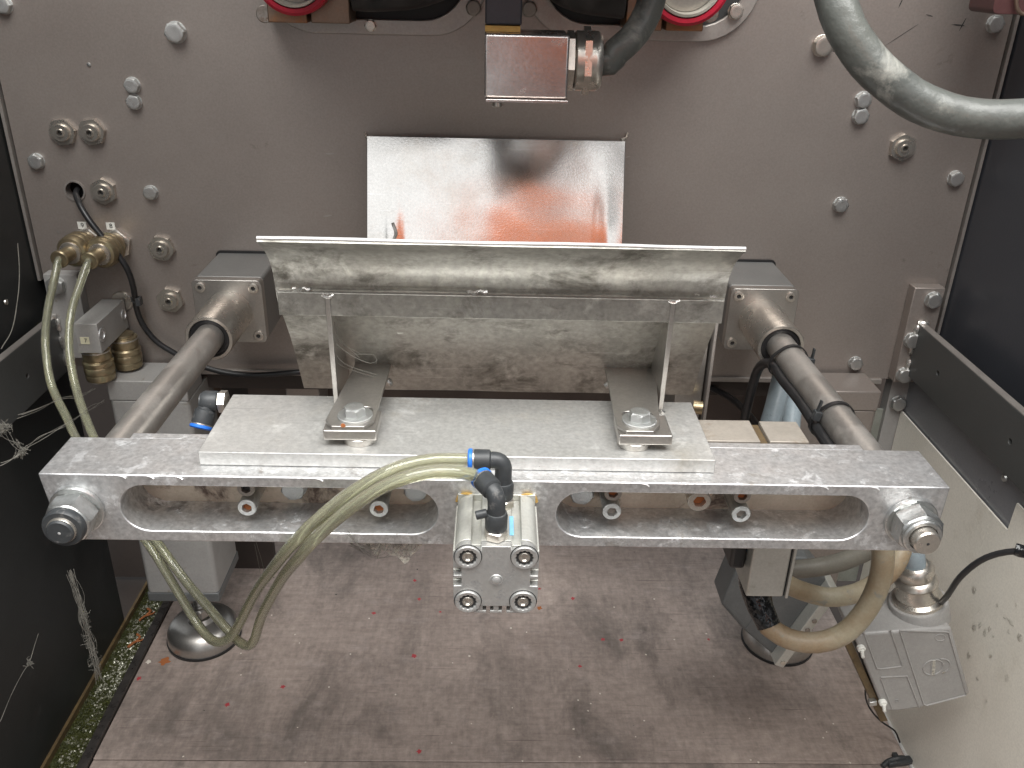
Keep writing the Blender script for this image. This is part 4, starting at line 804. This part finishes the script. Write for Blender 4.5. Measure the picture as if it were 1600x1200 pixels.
# ================================================================== TOP PLUG, BRACKET, CABLES
YP = 0.70
a, c = PY(757, 52, YP), PY(886, 162, YP)
pg = thing('cable_plug', 'scuffed polished metal plug box hanging at the top centre', 'connector', ((a.x+c.x)/2, YP, c.z))
part('hood', B().box(a.x, c.x, YP, YP+0.052, c.z+0.003, a.z), 'box_steel', pg, bevel=0.002, seg=3)
part('base_plate', B().box(a.x+0.001, c.x+0.0008, YP-0.002, YP+0.054, c.z, c.z+0.0026), 'box_steel', pg, bevel=0.0006)
p = PY(777, 168, YP+0.006); part('pin', B().lathe([(0.0042, 0), (0.0042, 0.0035), (0.0032, 0.0045)], (p.x, YP+0.006, c.z), (0, 0, -1), 20), 'nickel', pg)
gx = c.x; gz = PY(905, 95, YP+0.026).z; gy = YP+0.026; ax = Vector((1, 0, 0))
R0 = rpx(46, PY(915, 95, gy))
part('gland_neck', B().rings([(hexr(R0*0.86), 0), (hexr(R0*0.86), 0.005), ([R0*0.82]*24, 0.006)], (gx, gy, gz), ax, rot=0.2), 'nickel', pg, angle=25)
part('gland_nut', B().lathe([(R0*0.9, 0.006), (R0*0.96, 0.007), (R0*0.96, 0.014), (R0*0.955, 0.015), (R0*0.97, 0.021), (R0*0.95, 0.024), (R0*0.86, 0.0265), (R0*0.55, 0.0275)], (gx, gy, gz), ax, 64), 'nickel', pg)
part('gland_hex', B().rings([(hexr(R0*0.955), 0.0125), (hexr(R0*0.955), 0.0178)], (gx, gy, gz), ax, rot=0.35), 'nickel', pg, angle=25)
hb = thing('hanging_bracket', 'black bracket block coming down from above to the polished plug', 'bracket', (PY(786, 20, YP+.03).x, YP+0.03, a.z))
x0, x1 = PY(758, 20, YP+0.01).x, PY(816, 20, YP+0.01).x
part('block', B().box(x0, x1, YP+0.012, YP+0.05, PY(786, 39, YP+0.012).z, 1.25), 'navy', hb, bevel=0.0015)
part('foot_strip', B().box(x0, x1-0.001, YP+0.014, YP+0.048, a.z+0.0003, PY(786, 40, YP+0.012).z-0.0003), 'ochre', hb)
pts = [Vector((gx+0.022, gy, gz)), Vector((gx+0.034, gy, gz)), P(962, 82, gy), P(985, 62, gy+.002), P(1005, 34, gy+.006), P(1018, 0, gy+.01), P(1024, -50, gy+.02), P(1020, -130, gy+.05)]
solo('plug_cable', B().tube(pts, 0.0108, 24, 0.006, jitter=0.05), 'hosegrey', 'weathered grey cable rising from the gland of the polished plug', 'cable')
pts = [P(1262, -170, .64), P(1290, -70, .62), P(1303, -10, .61), P(1322, 45, .60), P(1356, 95, .595), P(1405, 140, .59), P(1460, 170, .585), P(1520, 185, .58), P(1585, 186, .575), P(1680, 178, .57), P(1800, 160, .56)]
solo('thick_cable', B().tube(pts, 0.0125, 28, 0.008, jitter=0.04), 'hosegrey', 'thick worn grey cable sweeping across the upper right corner', 'cable')
tb = thing('ceiling_fixture', 'dark maroon part with rounded corner at the top right corner', 'fixture', P(1590, 0, .9))
a0, a1 = P(1551, 15, .93), P(1600, 22, .93); part('housing', B().prism(rrect(a0.x, a1.x+0.03, a0.z-0.004, a0.z+0.15, 0.006, 4), ya(.93), ya(.98)), 'maroon', tb, bevel=0.001)
part('copper_rim', B().tube([P(1589, -20, .925), P(1588, 5, .925), P(1592, 18, .925), P(1604, 23, .925), P(1640, 24, .925)], 0.002, 10, 0.004), 'copper', tb)

# ================================================================== BLACK WIRES
wr = [Vector((hp.x, YW+0.03, hp.z+0.002)), P(119, 300, YW-0.001), P(124, 318, 1.03), P(138, 342, 1.02), P(160, 370, 1.015), P(182, 395, 1.012), P(200, 423, 1.012), P(209, 452, 1.02), P(212, 476, 1.032), P(222, 505, 1.037), P(243, 532, 1.037), P(268, 549, 1.037), P(300, 566, 1.037), P(350, 582, 1.03), P(400, 586, 1.028), P(460, 582, 1.03), P(500, 580, 1.035)]
w = solo('black_wire', B().tube(wr, 0.0036, 14, 0.006), 'rubber', 'black wire leaving the panel hole and curving down past the manifold', 'wire')
part('cable_tie', B().lathe([(0.0048, -0.0025), (0.0048, 0.0025)], P(211, 468, 1.03), (0.15, 0, 1), 16).box(P(214, 470, 1.027).x, P(221, 470, 1.027).x, 1.022, 1.031, P(214, 476, 1.027).z, P(214, 464, 1.027).z), 'plastic', w)
solo('thin_wire', B().tube([P(300, 570, 1.045), P(340, 577, 1.036), P(380, 583, 1.034), P(420, 584, 1.034), P(480, 579, 1.036)], 0.0018, 8, 0.006), 'rubber', 'thin black wire slung below the panel left of the deflector', 'wire')
solo('black_wire', B().tube([P(1085, 590, 1.08), P(1112, 606, 1.06), P(1140, 621, 1.02), P(1165, 642, .96), P(1185, 668, .9), P(1200, 700, .85)], 0.0042, 12, 0.006), 'rubber', 'black wire hanging in the dark recess left of the pale blue conduits', 'wire')
# cable strapped under the right rod, with ties
d = (pR-nR).normalized()
def rodp(Y): t = (Y-Y0)/(pR.y-Y0); return nR+(pR-nR)*t
o = Vector((-0.0165, 0, -0.0085))
pts = [rodp(y)+o*(1.0+0.06*math.sin(y*40)) for y in (0.60, 0.64, 0.68, 0.72, 0.76, 0.80, 0.84)]+[rodp(0.865)+o*1.2+Vector((0, 0, -0.012)), rodp(0.875)+o*1.2+Vector((0.0, 0.005, -0.04)), rodp(0.88)+o*1.2+Vector((0.0, 0.01, -0.09))]
solo('strapped_cable', B().tube(pts, 0.0052, 14, 0.008), 'rubber', 'dark cable strapped along the underside of the right guide rod', 'cable')
for Yt, lb, ang in ((0.832, 'black cable tie round the right guide rod, at the bushing', -0.5), (0.702, 'black cable tie round the right guide rod, near the crossbar', 3.9)):
    c = rodp(Yt); t = thing('cable_tie', lb, 'cable tie', c, 'cable ties on the right guide rod'); d_ = (pR-nR).normalized(); X, Yv, Z_ = frame(d_)
    ring = []
    for k in range(33):
        a = 2*PI*k/32; v = X*math.cos(a)+Yv*math.sin(a); ex = max(0, v.dot(Vector((-0.89, 0, -0.45)).normalized())); rr = 0.0158+0.0085*ex**3; ring.append(c+v*rr)
    b = B(); vs = []
    for p in ring:
        v = (p-c).normalized(); vs += [p-d_*0.0022, p+d_*0.0022, p+d_*0.0022+v*0.0012, p-d_*0.0022+v*0.0012]
    n = len(ring); b.add(vs, [(i*4+j, i*4+(j+1) % 4, (i+1)*4+(j+1) % 4, (i+1)*4+j) for i in range(n-1) for j in range(4)]); part('strap', b, 'rubber', t)
    v = Vector((math.cos(ang), 0, math.sin(ang))) if ang < 0 else Vector((-0.75, -0.1, 0.55)).normalized()
    v = Vector((0.93, -0.1, -0.05)).normalized() if Yt > 0.8 else Vector((-0.93, -0.1, 0.2)).normalized()
    hc = c+v*0.0195; sd = d_.cross(v).normalized(); part('head', B().obox(hc, v*0.0035, d_*0.0035, sd*0.0045), 'plastic', t, bevel=0.0005)
    tail = sd if sd.z > 0 else -sd; part('tail', B().obox(hc+tail*0.009+v*0.001, v*0.0008, d_*0.002, tail*0.006), 'plastic', t)

# pale conduits behind the right rod
solo('conduit', B().tube([P(1232, 548, .93), P(1224, 580, .91), P(1212, 630, .88), P(1199, 680, .85), P(1190, 740, .82)], 0.0112, 20, 0.01, jitter=0.03), 'hoseblue', 'pale blue conduit, left of the pair behind the right guide rod', 'conduit', group='pale conduits behind the right rod')
solo('conduit', B().tube([P(1248, 575, .95), P(1242, 610, .92), P(1236, 650, .89), P(1232, 700, .86), P(1228, 760, .83)], 0.0112, 20, 0.01, jitter=0.03), 'hoseblue', 'pale grey conduit, right of the pair behind the right guide rod', 'conduit', group='pale conduits behind the right rod')
# upright stainless channel right of the deflector
sx = PY(1106, 600, .70).x; cz = thing('upright_channel', 'narrow stainless channel standing behind the right end of the deflector', 'bracket', (sx, .72, .6))
xr_t = PY(1118, 500, 0.72).x
part('channel_face', B().box(sx-0.028, sx-0.004, .70, .76, 0.55, 0.69), 'steel_clean', cz, bevel=0.0006)
part('cover_plate', B().box(sx-0.0018, sx+0.0008, .694, .766, 0.545, 0.70), 'panel_edge', cz, bevel=0.0004)
p = P(1104, 645, .70); part('screw', B().lathe([(0.0028, 0), (0.0028, 0.002)], (sx+0.0008, .705, p.z), (1, 0, 0), 14), 'nickel', cz)
part('channel_foot', B().lathe([(0.006, 0), (0.006, 0.008)], P(1083, 636, .685), (1, -0.2, 0), 18), 'brass', cz)
# brown bracket blocks behind the crossbar
zq = 0.5968
c0 = PZ(1098, 690, zq).x; c1 = PZ(1176, 656, zq).x; c2 = PZ(1190, 656, zq).x; c3 = PZ(1245, 660, zq).x; yq = PZ(1190, 657, zq).y
bb_ = thing('sensor_carrier', 'brownish metal bracket behind the crossbar with a beige cover hanging below it', 'bracket', ((c1+c3)/2, .62, .57))
part('block', B().box(c0-0.03, c1-0.003, .597, yq, .56, zq), 'carrier', bb_, bevel=0.0006)
part('strip', B().box(c1-0.0022, c1+0.004, .597, yq-0.002, .56, zq-0.003), 'rustedge', bb_, bevel=0.0004)
part('cap', B().box(c1+0.0045, c3, .597, yq-0.001, .56, zq), 'carrier', bb_, bevel=0.0006)
Yc = .597; e0, e1 = PY(1176, 870, Yc).x, PY(1236, 870, Yc).x; zl_ = PY(1200, 933, Yc).z
part('cover', B().box(e0, e1, Yc, Yc+0.045, zl_, .558), 'castlt', bb_, bevel=0.002, seg=3)
part('cover_seam', B().box(e1+0.0002, e1+0.0014, Yc+0.002, Yc+0.044, zl_, .558), 'ink', bb_)
part('side_plate', B().box(e1+0.0015, e1+0.0038, Yc-0.001, Yc+0.046, zl_-0.0005, .558), 'castlt', bb_, bevel=0.0004)
part('dark_body', B().box(e0-0.014, e0-0.0005, Yc+0.012, Yc+0.06, zl_+0.02, .558), 'rubber', bb_, bevel=0.003)
p = P(1237, 922, Yc+0.01); part('screw', B().lathe([(0.0032, 0), (0.0032, 0.0035), (0.0025, 0.0042)], (e1+0.0038, Yc+0.012, p.z), (1, 0, 0), 16), 'nickel', bb_)

# ================================================================== CABLE LOOPS, LOWER RIGHT
lc = [P(1183, 905, .645), P(1185, 940, .635), P(1200, 978, .622), P(1232, 998, .612), P(1275, 1004, .605), P(1318, 990, .602), P(1352, 955, .602), P(1373, 912, .604), P(1380, 868, .610), P(1376, 815, .625), P(1360, 760, .66), P(1335, 715, .72)]
lo = solo('cable_loop', B().tube([P(1200, 972, .624)]+lc[2:], 0.0094, 24, 0.006), 'hosebeige', 'browned beige cable loop rising from the black taped boot to the crossbar', 'cable')
bt = lc[:3]+[P(1207, 985, .619)]
part('taped_boot', B().tube([P(1178, 880, .655), P(1178, 915, .645), P(1187, 945, .634), P(1202, 978, .622)], lambda t: 0.0145-0.0035*t, 20, 0.003, jitter=0.16), 'tape', lo)
solo('cable_loop', B().tube([P(1215, 905, .69), P(1250, 922, .685), P(1295, 933, .68), P(1340, 926, .675), P(1380, 903, .675), P(1404, 872, .68), P(1412, 830, .70), P(1405, 770, .74)], 0.0094, 22, 0.006), 'hosebeige', 'beige cable, middle one of the three passing behind the crossbar end', 'cable')
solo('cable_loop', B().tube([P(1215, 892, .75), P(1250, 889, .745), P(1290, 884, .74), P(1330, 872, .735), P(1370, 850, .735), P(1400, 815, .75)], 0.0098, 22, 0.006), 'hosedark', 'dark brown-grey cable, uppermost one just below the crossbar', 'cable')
# ---- big plug hood
YH = 0.70
hood = thing('plug_hood', 'large grey plug hood with raised panels and logo hanging at the lower right', 'connector', P(1430, 1040, YH))
TL, TR, BR, BL_ = P(1333, 991, YH), P(1487, 981, YH), P(1516, 1085, YH), P(1381, 1112, YH)
cH = (TL+TR+BR+BL_)/4; vert = ((TL-BL_)+(TR-BR)).normalized(); horz = ((TR-TL)+(BR-BL_)).normalized(); nH = horz.cross(vert).normalized()
if nH.y > 0: nH = -nH
vert = (vert-horz*vert.dot(horz)).normalized()
def h2(p): return ((p-cH).dot(horz), (p-cH).dot(vert))
def H3(y): return lambda p: cH+horz*p[0]+vert*p[1]-nH*y
def hq(u, v): p = P(u, v, YH); return h2(p)
corners = [h2(p) for p in (BL_, BR, TR, TL)]
mid = hq(1440, 1108)
outl = [corners[0], hq(1400, 1112), hq(1436, 1107), corners[1], corners[2], corners[3]]
part('shell', B().prism(outl, H3(0), H3(0.062)), 'castgrey', hood, bevel=0.003, seg=3)
def ridge(pts, w=0.0009, h=0.0005):
    b = B(); b.tube([H3(-0.0001)(hq(*p)) for p in pts], w, 6, None); return b
for pts in ([(1349, 987), (1370, 1044), (1376, 1045), (1408, 1041), (1409, 1037), (1391, 984)], [(1376, 1060), (1394, 1108)], [(1376, 1058), (1417, 1056), (1436, 1105)], [(1406, 986), (1443, 1100), (1448, 1102), (1509, 1086), (1509, 1082), (1482, 988), (1478, 987), (1406, 985)]):
    part('ridge', ridge(pts), 'castgrey', hood)
part('round_mark', B().tube([H3(-0.0001)(hq(1469+8*math.cos(a), 996+5*math.sin(a))) for a in [2*PI*k/20 for k in range(21)]], 0.0005, 6), 'castgrey', hood)
# emblem: two opposed arcs with the name in a band between them
ce = hq(1461, 1042)
def arcs(cx, cy, r, a0, a1): return [H3(-0.0001)((cx+r*math.cos(math.radians(a0+(a1-a0)*k/14)), cy+r*math.sin(math.radians(a0+(a1-a0)*k/14)))) for k in range(15)]
R1 = 0.0105
part('emblem', B().tube(arcs(ce[0]-0.002, ce[1], R1, 100, 262), 0.0009, 6).tube(arcs(ce[0]-0.002, ce[1], R1, -80, 82), 0.0009, 6).tube(arcs(ce[0]+0.005, ce[1], R1, -75, 90), 0.0009, 6), 'castgrey', hood)
part('emblem_band', B().prism([(ce[0]-0.0045, ce[1]-R1), (ce[0]+0.0005, ce[1]-R1), (ce[0]+0.0005, ce[1]+R1), (ce[0]-0.0045, ce[1]+R1)], H3(-0.0006), H3(0.0001)), 'castgrey', hood, bevel=0.0002)
T4 = Matrix.Translation(H3(-0.0008)((ce[0]-0.002, ce[1]))) @ Matrix([[horz.x, vert.x, nH.x, 0], [horz.y, vert.y, nH.y, 0], [horz.z, vert.z, nH.z, 0], [0, 0, 0, 1]])
text('HARTING', 0.0046, 'offwhite', hood, T4 @ Matrix.Rotation(-PI/2, 4, 'Z'), 0.0004, 'emblem_lettering', True)
T5 = Matrix.Translation(H3(-0.0003)(hq(1401, 1095))) @ T4.to_3x3().to_4x4()
text('E2', 0.0052, 'castgrey', hood, T5 @ Matrix.Rotation(-PI/2, 4, 'Z'), 0.0003, 'cast_mark')
for u, v in ((1347, 1016), (1381, 1101)):
    p = P(u, v, YH-0.004); b = B().cyl(p+Vector((0, 0.006, 0)), p, 0.0042, 16, 0.001).tube([p, p+Vector((0.001, -0.002, -0.006)), p+Vector((0.002, -0.001, -0.008))], 0.0019, 8); part('locking_peg', b, 'white', hood)
# underside: contact rail seen along the left edge
for k, (m_, t0, t1) in enumerate((('ochre', 0.018, 0.040),)):
    a_, c_ = P(1318, 990, YH+0.02), P(1374, 1112, YH+0.02); dd = (c_-a_)/2; part('contact_rail', B().obox((a_+c_)/2, dd, Vector((0, 0.014, 0)), horz*0.004), 'rustedge', hood, bevel=0.0005)
part('rail_cap', B().obox(P(1363, 1097, YH+0.003), horz*0.004, vert*0.003, Vector((0, 0.003, 0))), 'zinc', hood, bevel=0.0005)
g0 = P(1436, 958, YH+0.033); g1 = P(1429, 880, YH+0.036); dg = (g1-g0).normalized()
rg = rpx(45, P(1430, 950, YH+0.02))
part('collar', B().lathe([(rg*1.02, -0.002), (rg, 0.004), (rg*0.985, 0.017), (rg*0.95, 0.0185), (rg*0.8, 0.019)], g0, dg, 56), 'castgrey', hood)
part('gland', B().lathe([(rg*0.86, 0.0188), (rg*0.84, 0.022), (rg*0.72, 0.025), (rg*0.74, 0.028), (rg*0.68, 0.033), (rg*0.66, 0.040), (rg*0.72, 0.043), (rg*0.66, 0.047), (rg*0.56, 0.049), (rg*0.6, 0.053), (rg*0.63, 0.058), (rg*0.58, 0.063), (rg*0.46, 0.066), (rg*0.4, 0.064)], g0, dg, 56), 'nickel', hood)
p = g0+dg*0.06
solo('hood_cable', B().tube([p, g0+dg*0.075, g0+dg*0.09+Vector((-0.003, 0.004, 0)), P(1410, 830, YH+0.05), P(1385, 760, YH+0.09)], 0.0108, 22, 0.005), 'hoseblue', 'pale grey cable entering the gland of the large plug hood', 'cable')
solo('tied_wire', B().tube([P(1462, 950, YH+0.04), P(1479, 932, .70), P(1500, 902, .68), P(1530, 877, .67), P(1560, 865, .66), P(1590, 861, .65), P(1640, 858, .64)], 0.0030, 12, 0.006), 'rubber', 'thin black wire arching from behind the plug gland to the right edge', 'wire')
part('tie_knot', B().tube([P(1586, 858, .648), P(1594, 860, .646), P(1602, 862, .644)], 0.0062, 10, 0.002, jitter=0.6), 'tape', [o for o in bpy.data.objects if o.name == 'tied_wire'][0])
# ---- second plug hood, tipped over behind
Y2 = 0.84
h2t = thing('plug_hood', 'dark grey plug hood lying tilted behind the taped boot', 'connector', P(1200, 960, Y2))
pts = [P(1127, 945, Y2), P(1160, 983, Y2), P(1208, 1024, Y2), P(1222, 1000, Y2), P(1292, 905, Y2), P(1262, 872, Y2), P(1160, 868, Y2)]
pp = [(p.x, p.z) for p in pts]; part('shell', B().prism(pp, ya(Y2), ya(Y2+0.045)), 'castdark', h2t, bevel=0.003, seg=3)
a_, c_ = P(1211, 1024, Y2+0.002), P(1298, 907, Y2+0.002); dd = (c_-a_); dn = Vector((dd.z, 0, -dd.x)).normalized()
part('contact_frame', B().obox((a_+c_)/2-dn*0.001, dd/2, dn*0.0062, Vector((0, 0.02, 0))), 'castlt', h2t, bevel=0.0008)
for k in (0.06, 0.35, 0.5, 0.62, 0.93):
    p = a_+dd*k+Vector((0, -0.0195, 0)); part('contact_screw', B().lathe([(0.0032, 0), (0.003, 0.002), (0.0012, 0.0024)], p, (0, -1, 0), 14), 'nickel' if k in (0.06, 0.93) else 'rustscrew', h2t)
part('ridge', B().tube([P(1133, 945, Y2-0.0002), P(1166, 982, Y2-0.0002), P(1210, 920, Y2-0.0002)], 0.0007, 6), 'castdark', h2t)
# clip and thin wire at the bottom right
solo('board_wire', B().tube([P(1356, 1060, .86), P(1352, 1085, .855), P(1360, 1108, .85), P(1378, 1128, .845), P(1398, 1142, .84), P(1406, 1160, .835)], 0.0012, 8, 0.005), 'rubber', 'very thin black wire along the right edge of the board', 'wire')
ck = thing('black_clip', 'small black plastic clip on the board at the bottom right', 'clip', PZ(1408, 1188, 0))
p = PZ(1405, 1190, 0.004); part('clip_body', B().obox(p, (0.017, 0.003, 0), (-0.001, 0.005, 0), (0, 0, 0.004)), 'plastic', ck, bevel=0.002)
part('clip_arm', B().tube([p+Vector((-0.024, -0.006, -0.002)), p+Vector((-0.014, 0, 0.001)), p+Vector((0, 0.002, 0.004)), p+Vector((0.008, 0.004, 0.002))], 0.0035, 8, 0.003), 'plastic', ck)
part('clip_tab', B().obox(p+Vector((-0.004, 0.006, 0.004)), (0.003, 0, 0), (0, 0.003, 0), (0, 0, 0.003)), 'plastic', ck)
bf = P(1300, 1000, 0.9)

# ================================================================== COBWEBS
def web(label, strands, r=0.00035, n=1, clump=None, film=None):
    b = B()
    for s_ in strands:
        for k in range(n):
            j = 0.0 if n == 1 else 0.002; pts = [Vector(p)+Vector([random.gauss(0, j) for _ in range(3)]) for p in s_]; b.tube(pts, r*random.uniform(0.6, 1.3), 4, 0.004, jitter=0.8)
    if clump:
        for c, R_, m in clump:
            for k in range(m):
                p = Vector(c)+Vector([random.gauss(0, R_*0.5) for _ in range(3)]); pts = [p]
                for q_ in range(5): pts.append(pts[-1]+Vector([random.gauss(0, R_*0.4) for _ in range(3)]))
                b.tube(pts, r*0.8, 3, None)
    return solo('cobweb', b, 'web', label, 'cobweb', kind='stuff', group='cobwebs')
XW = XL+0.02
def L_(u, v): return PX(u, v, XW)
web('hanging cobweb rope in front of the black wall, lower left', [[P(108, 895, .74), P(122, 935, .735), P(131, 970, .73), P(140, 1005, .73), P(150, 1035, .725), P(155, 1060, .725)]], 0.00022, 16,
    [(P(131+k*3.2, 965+k*14, .73), 0.0035, 12) for k in range(7)])
web('dusty cobweb knot on the bar at the left edge', [[P(0, 668, .75), P(12, 676, .75), P(24, 690, .75), P(33, 703, .75), P(38, 708, .75)], [P(36, 703, .75), P(70, 680, .78), P(104, 662, .8), P(140, 640, .86), P(165, 625, .93)], [P(34, 706, .75), P(15, 718, .74), P(-5, 728, .73)],
    [P(30, 650, .78), P(60, 640, .8), P(95, 622, .85), P(120, 618, .88), P(150, 608, .95)]], 0.00025, 3, [(P(4, 668, .75), 0.0045, 50), (P(36, 705, .75), 0.0022, 45), (P(27, 692, .75), 0.002, 20), (P(30, 711, .75), 0.003, 20)])
web('single cobweb thread with a knot on the black wall at the bottom left', [[L_(0, 1128), L_(18, 1085), L_(35, 1052), L_(46, 1035), L_(52, 1015), L_(60, 990)], [P(28, 380, 1.0), P(30, 440, .97), P(20, 510, .93), P(2, 545, .90)]], 0.0004, 1, [(L_(46, 1036), 0.003, 18)])
web('fine threads in the corner of the left gusset', [[P(521, 531, .628), P(545, 552, .632), P(580, 566, .635), P(592, 567, .638)], [P(519, 500, .628), P(535, 530, .632), P(560, 555, .636)], [P(523, 540, .625), P(530, 570, .63), P(600, 590, .65)], [P(395, 850, .56), P(408, 900, .58), P(404, 935, .6)], [P(545, 830, .53), P(560, 850, .535), P(585, 862, .54)]], 0.00022, 2)
# torn dusty web sheet below the crossbar
nx, nz2 = 40, 12; g = []; zb0 = zt_(0)-hB
x0, x1 = PY(470, 848, .545).x, PY(708, 850, .545).x; b = B()
def drop(t): return 0.004+0.017*max(0, math.exp(-((t-0.52)/0.2)**2))+0.012*math.exp(-((t-0.72)/0.07)**2)+0.003*math.sin(t*31)+0.002*math.sin(t*67)
for j in range(nz2+1):
    for i in range(nx+1):
        t = i/nx; x = x0+(x1-x0)*t; z = zt_(x)-hB-drop(t)*j/nz2; b.v.append(Vector((x, .545+0.006*math.sin(t*9+j*0.4)+0.004*j/nz2, z)))
b.f = [(j*(nx+1)+i, j*(nx+1)+i+1, (j+1)*(nx+1)+i+1, (j+1)*(nx+1)+i) for j in range(nz2) for i in range(nx)]
solo('cobweb', b, 'webfilm', 'torn dusty cobweb sheet hanging under the crossbar left of the cylinder', 'cobweb', kind='stuff', group='cobwebs')

st_ = []
for k in range(70):
    t0 = random.random(); t1 = min(1, max(0, t0+random.gauss(0, 0.16))); q0 = random.random(); q1 = random.random()
    def wp(t, f): x = x0+(x1-x0)*t; return Vector((x, 0.5435+random.uniform(0, 0.006), zt_(x)-hB-drop(t)*f*1.1))
    st_.append([wp(t0, q0*0.2), wp((t0+t1)/2, (q0+q1)/2+0.1), wp(t1, q1)])
web('fine dust-laden threads strung through the web sheet under the crossbar', st_, 0.00022, 1)
# ================================================================== PHOTOGRAPHER (stands behind the camera, seen mirrored in the polished metal)
def skin_mesh(name, chains, mat, parent, levels=2):
    me = bpy.data.meshes.new(name); vs, es, rs = [], [], []
    for ch_ in chains:
        prev = None
        for p, r in ch_:
            if isinstance(p, int): prev = p; continue
            vs.append(p); rs.append(r); i = len(vs)-1
            if prev is not None: es.append((prev, i))
            prev = i
    me.from_pydata(vs, es, []); o = link(name, me, K[mat], parent)
    me.skin_vertices or o.modifiers.new('skin', 'SKIN')
    if not any(m.type == 'SKIN' for m in o.modifiers): o.modifiers.new('skin', 'SKIN')
    for v, r in zip(me.skin_vertices[0].data, rs): v.radius = (r, r) if not isinstance(r, tuple) else r
    me.skin_vertices[0].data[0].use_root = True
    sb = o.modifiers.new('sub', 'SUBSURF'); sb.levels = levels; sb.render_levels = levels
    o.modifiers['skin'].use_smooth_shade = True; return o
K['hivis'] = M('orange_work_jacket', (0.85, 0.2, 0.03), (0.75, 0.16, 0.02), 0, 0.7, 0.05, 20, bump=0.002, bscale=40)
K['trousers'] = M('dark_trousers', (0.03, 0.03, 0.035), (0.04, 0.04, 0.045), 0, 0.8, 0.05, 20)
K['skin'] = M('skin', (0.5, 0.3, 0.22), (0.45, 0.26, 0.19), 0, 0.5, 0.05, 60)
K['hair'] = M('dark_hair', (0.03, 0.02, 0.015), None, 0, 0.6, 0.05, 60)
pe = thing('person', 'person in orange work jacket holding up a phone, mirrored in the polished plug', 'person', (0.15, -0.36, -0.17))
o_ = (0, 0, 0)
# coordinates relative to the feet; about 1.75 m tall, head bent toward the phone
skin_mesh('jacket', [[((0, 0, 0.86), (0.15, 0.11)), ((0, 0, 1.02), (0.155, 0.115)), ((0, 0.0, 1.2), (0.165, 0.12)), ((0, 0.0, 1.36), (0.16, 0.11)), ((0, 0.01, 1.46), (0.07, 0.07))],
    [(3, 0), ((-0.19, 0.0, 1.37), 0.07), ((-0.25, 0.06, 1.12), 0.056), ((-0.13, 0.25, 1.08), 0.042)],
    [(3, 0), ((0.19, 0.0, 1.37), 0.07), ((0.25, 0.06, 1.12), 0.056), ((0.03, 0.25, 1.08), 0.042)]], 'hivis', pe)
skin_mesh('trousers', [[((0, 0, 0.92), (0.145, 0.11)), ((0, 0, 0.84), (0.13, 0.105))],
    [(1, 0), ((-0.09, 0, 0.74), 0.09), ((-0.11, 0.02, 0.48), 0.068), ((-0.12, 0, 0.1), 0.05)], [(1, 0), ((0.09, 0, 0.74), 0.09), ((0.11, 0.02, 0.48), 0.068), ((0.12, 0, 0.1), 0.05)]], 'trousers', pe)
hd = skin_mesh('head', [[((0, 0.02, 1.42), 0.055), ((0, 0.03, 1.5), 0.052), ((0, 0.055, 1.56), (0.062, 0.07)), ((0, 0.06, 1.64), (0.076, 0.092)), ((0, 0.05, 1.71), (0.068, 0.08))], [(2, 0), ((0, 0.125, 1.585), 0.012), ((0, 0.15, 1.6), 0.012)]], 'skin', pe)
skin_mesh('hair', [[((0, 0.0, 1.58), 0.06), ((0, -0.005, 1.65), (0.08, 0.08)), ((0, 0.02, 1.72), (0.08, 0.085)), ((0, 0.08, 1.745), (0.06, 0.05))]], 'hair', pe)
for sx, bx in ((-1, -0.13), (1, 0.03)):
    w0 = Vector((bx, 0.26, 1.08)); pal = w0+Vector((-sx*-0.0, 0.055, 0.02)); ch = [[(w0, 0.026), (w0+Vector((0, 0.03, 0.01)), (0.034, 0.022)), (pal, (0.036, 0.02))]]
    for k in range(4):
        root = pal+Vector((sx*0.012, 0.008, (k-1.5)*0.019+0.01)); ch.append([(2, 0), (root, 0.0095), (root+Vector((-sx*0.012, 0.026-k*0.002, 0.002)), 0.009), (root+Vector((-sx*0.034, 0.028-k*0.002, 0.003)), 0.0085), (root+Vector((-sx*0.048+sx*0.003*k, 0.018, 0.003)), 0.0075)])
    ch.append([(1, 0), (w0+Vector((-sx*0.022, 0.03, 0.035)), 0.011), (w0+Vector((-sx*0.036, 0.052, 0.05)), 0.01), (w0+Vector((-sx*0.05, 0.06, 0.052)), 0.0085)])
    skin_mesh('hand', ch, 'skin', pe, 1)
for sx in (-0.12, 0.12): part('shoe', B().obox(Vector((0.15+sx, -0.31, -0.125)), (0.045, 0, 0), (0, 0.13, 0), (0, 0, 0.045)), 'trousers', pe, bevel=0.03, seg=4)
ph = thing('phone', 'black phone held upright in landscape by the photographer', 'phone', (-0.04, -0.02, H))
bk_ = -RM[:, 2]; cx_ = Vector(RM[:, 0]); cy_ = Vector(RM[:, 1]); cz_ = Vector(RM[:, 2])
part('phone_body', B().obox(Vector((0, 0, H))+cz_*0.02-cx_*0.045-cy_*0.02, cx_*0.075, cy_*0.037, cz_*0.004), 'rubber', ph, bevel=0.003)
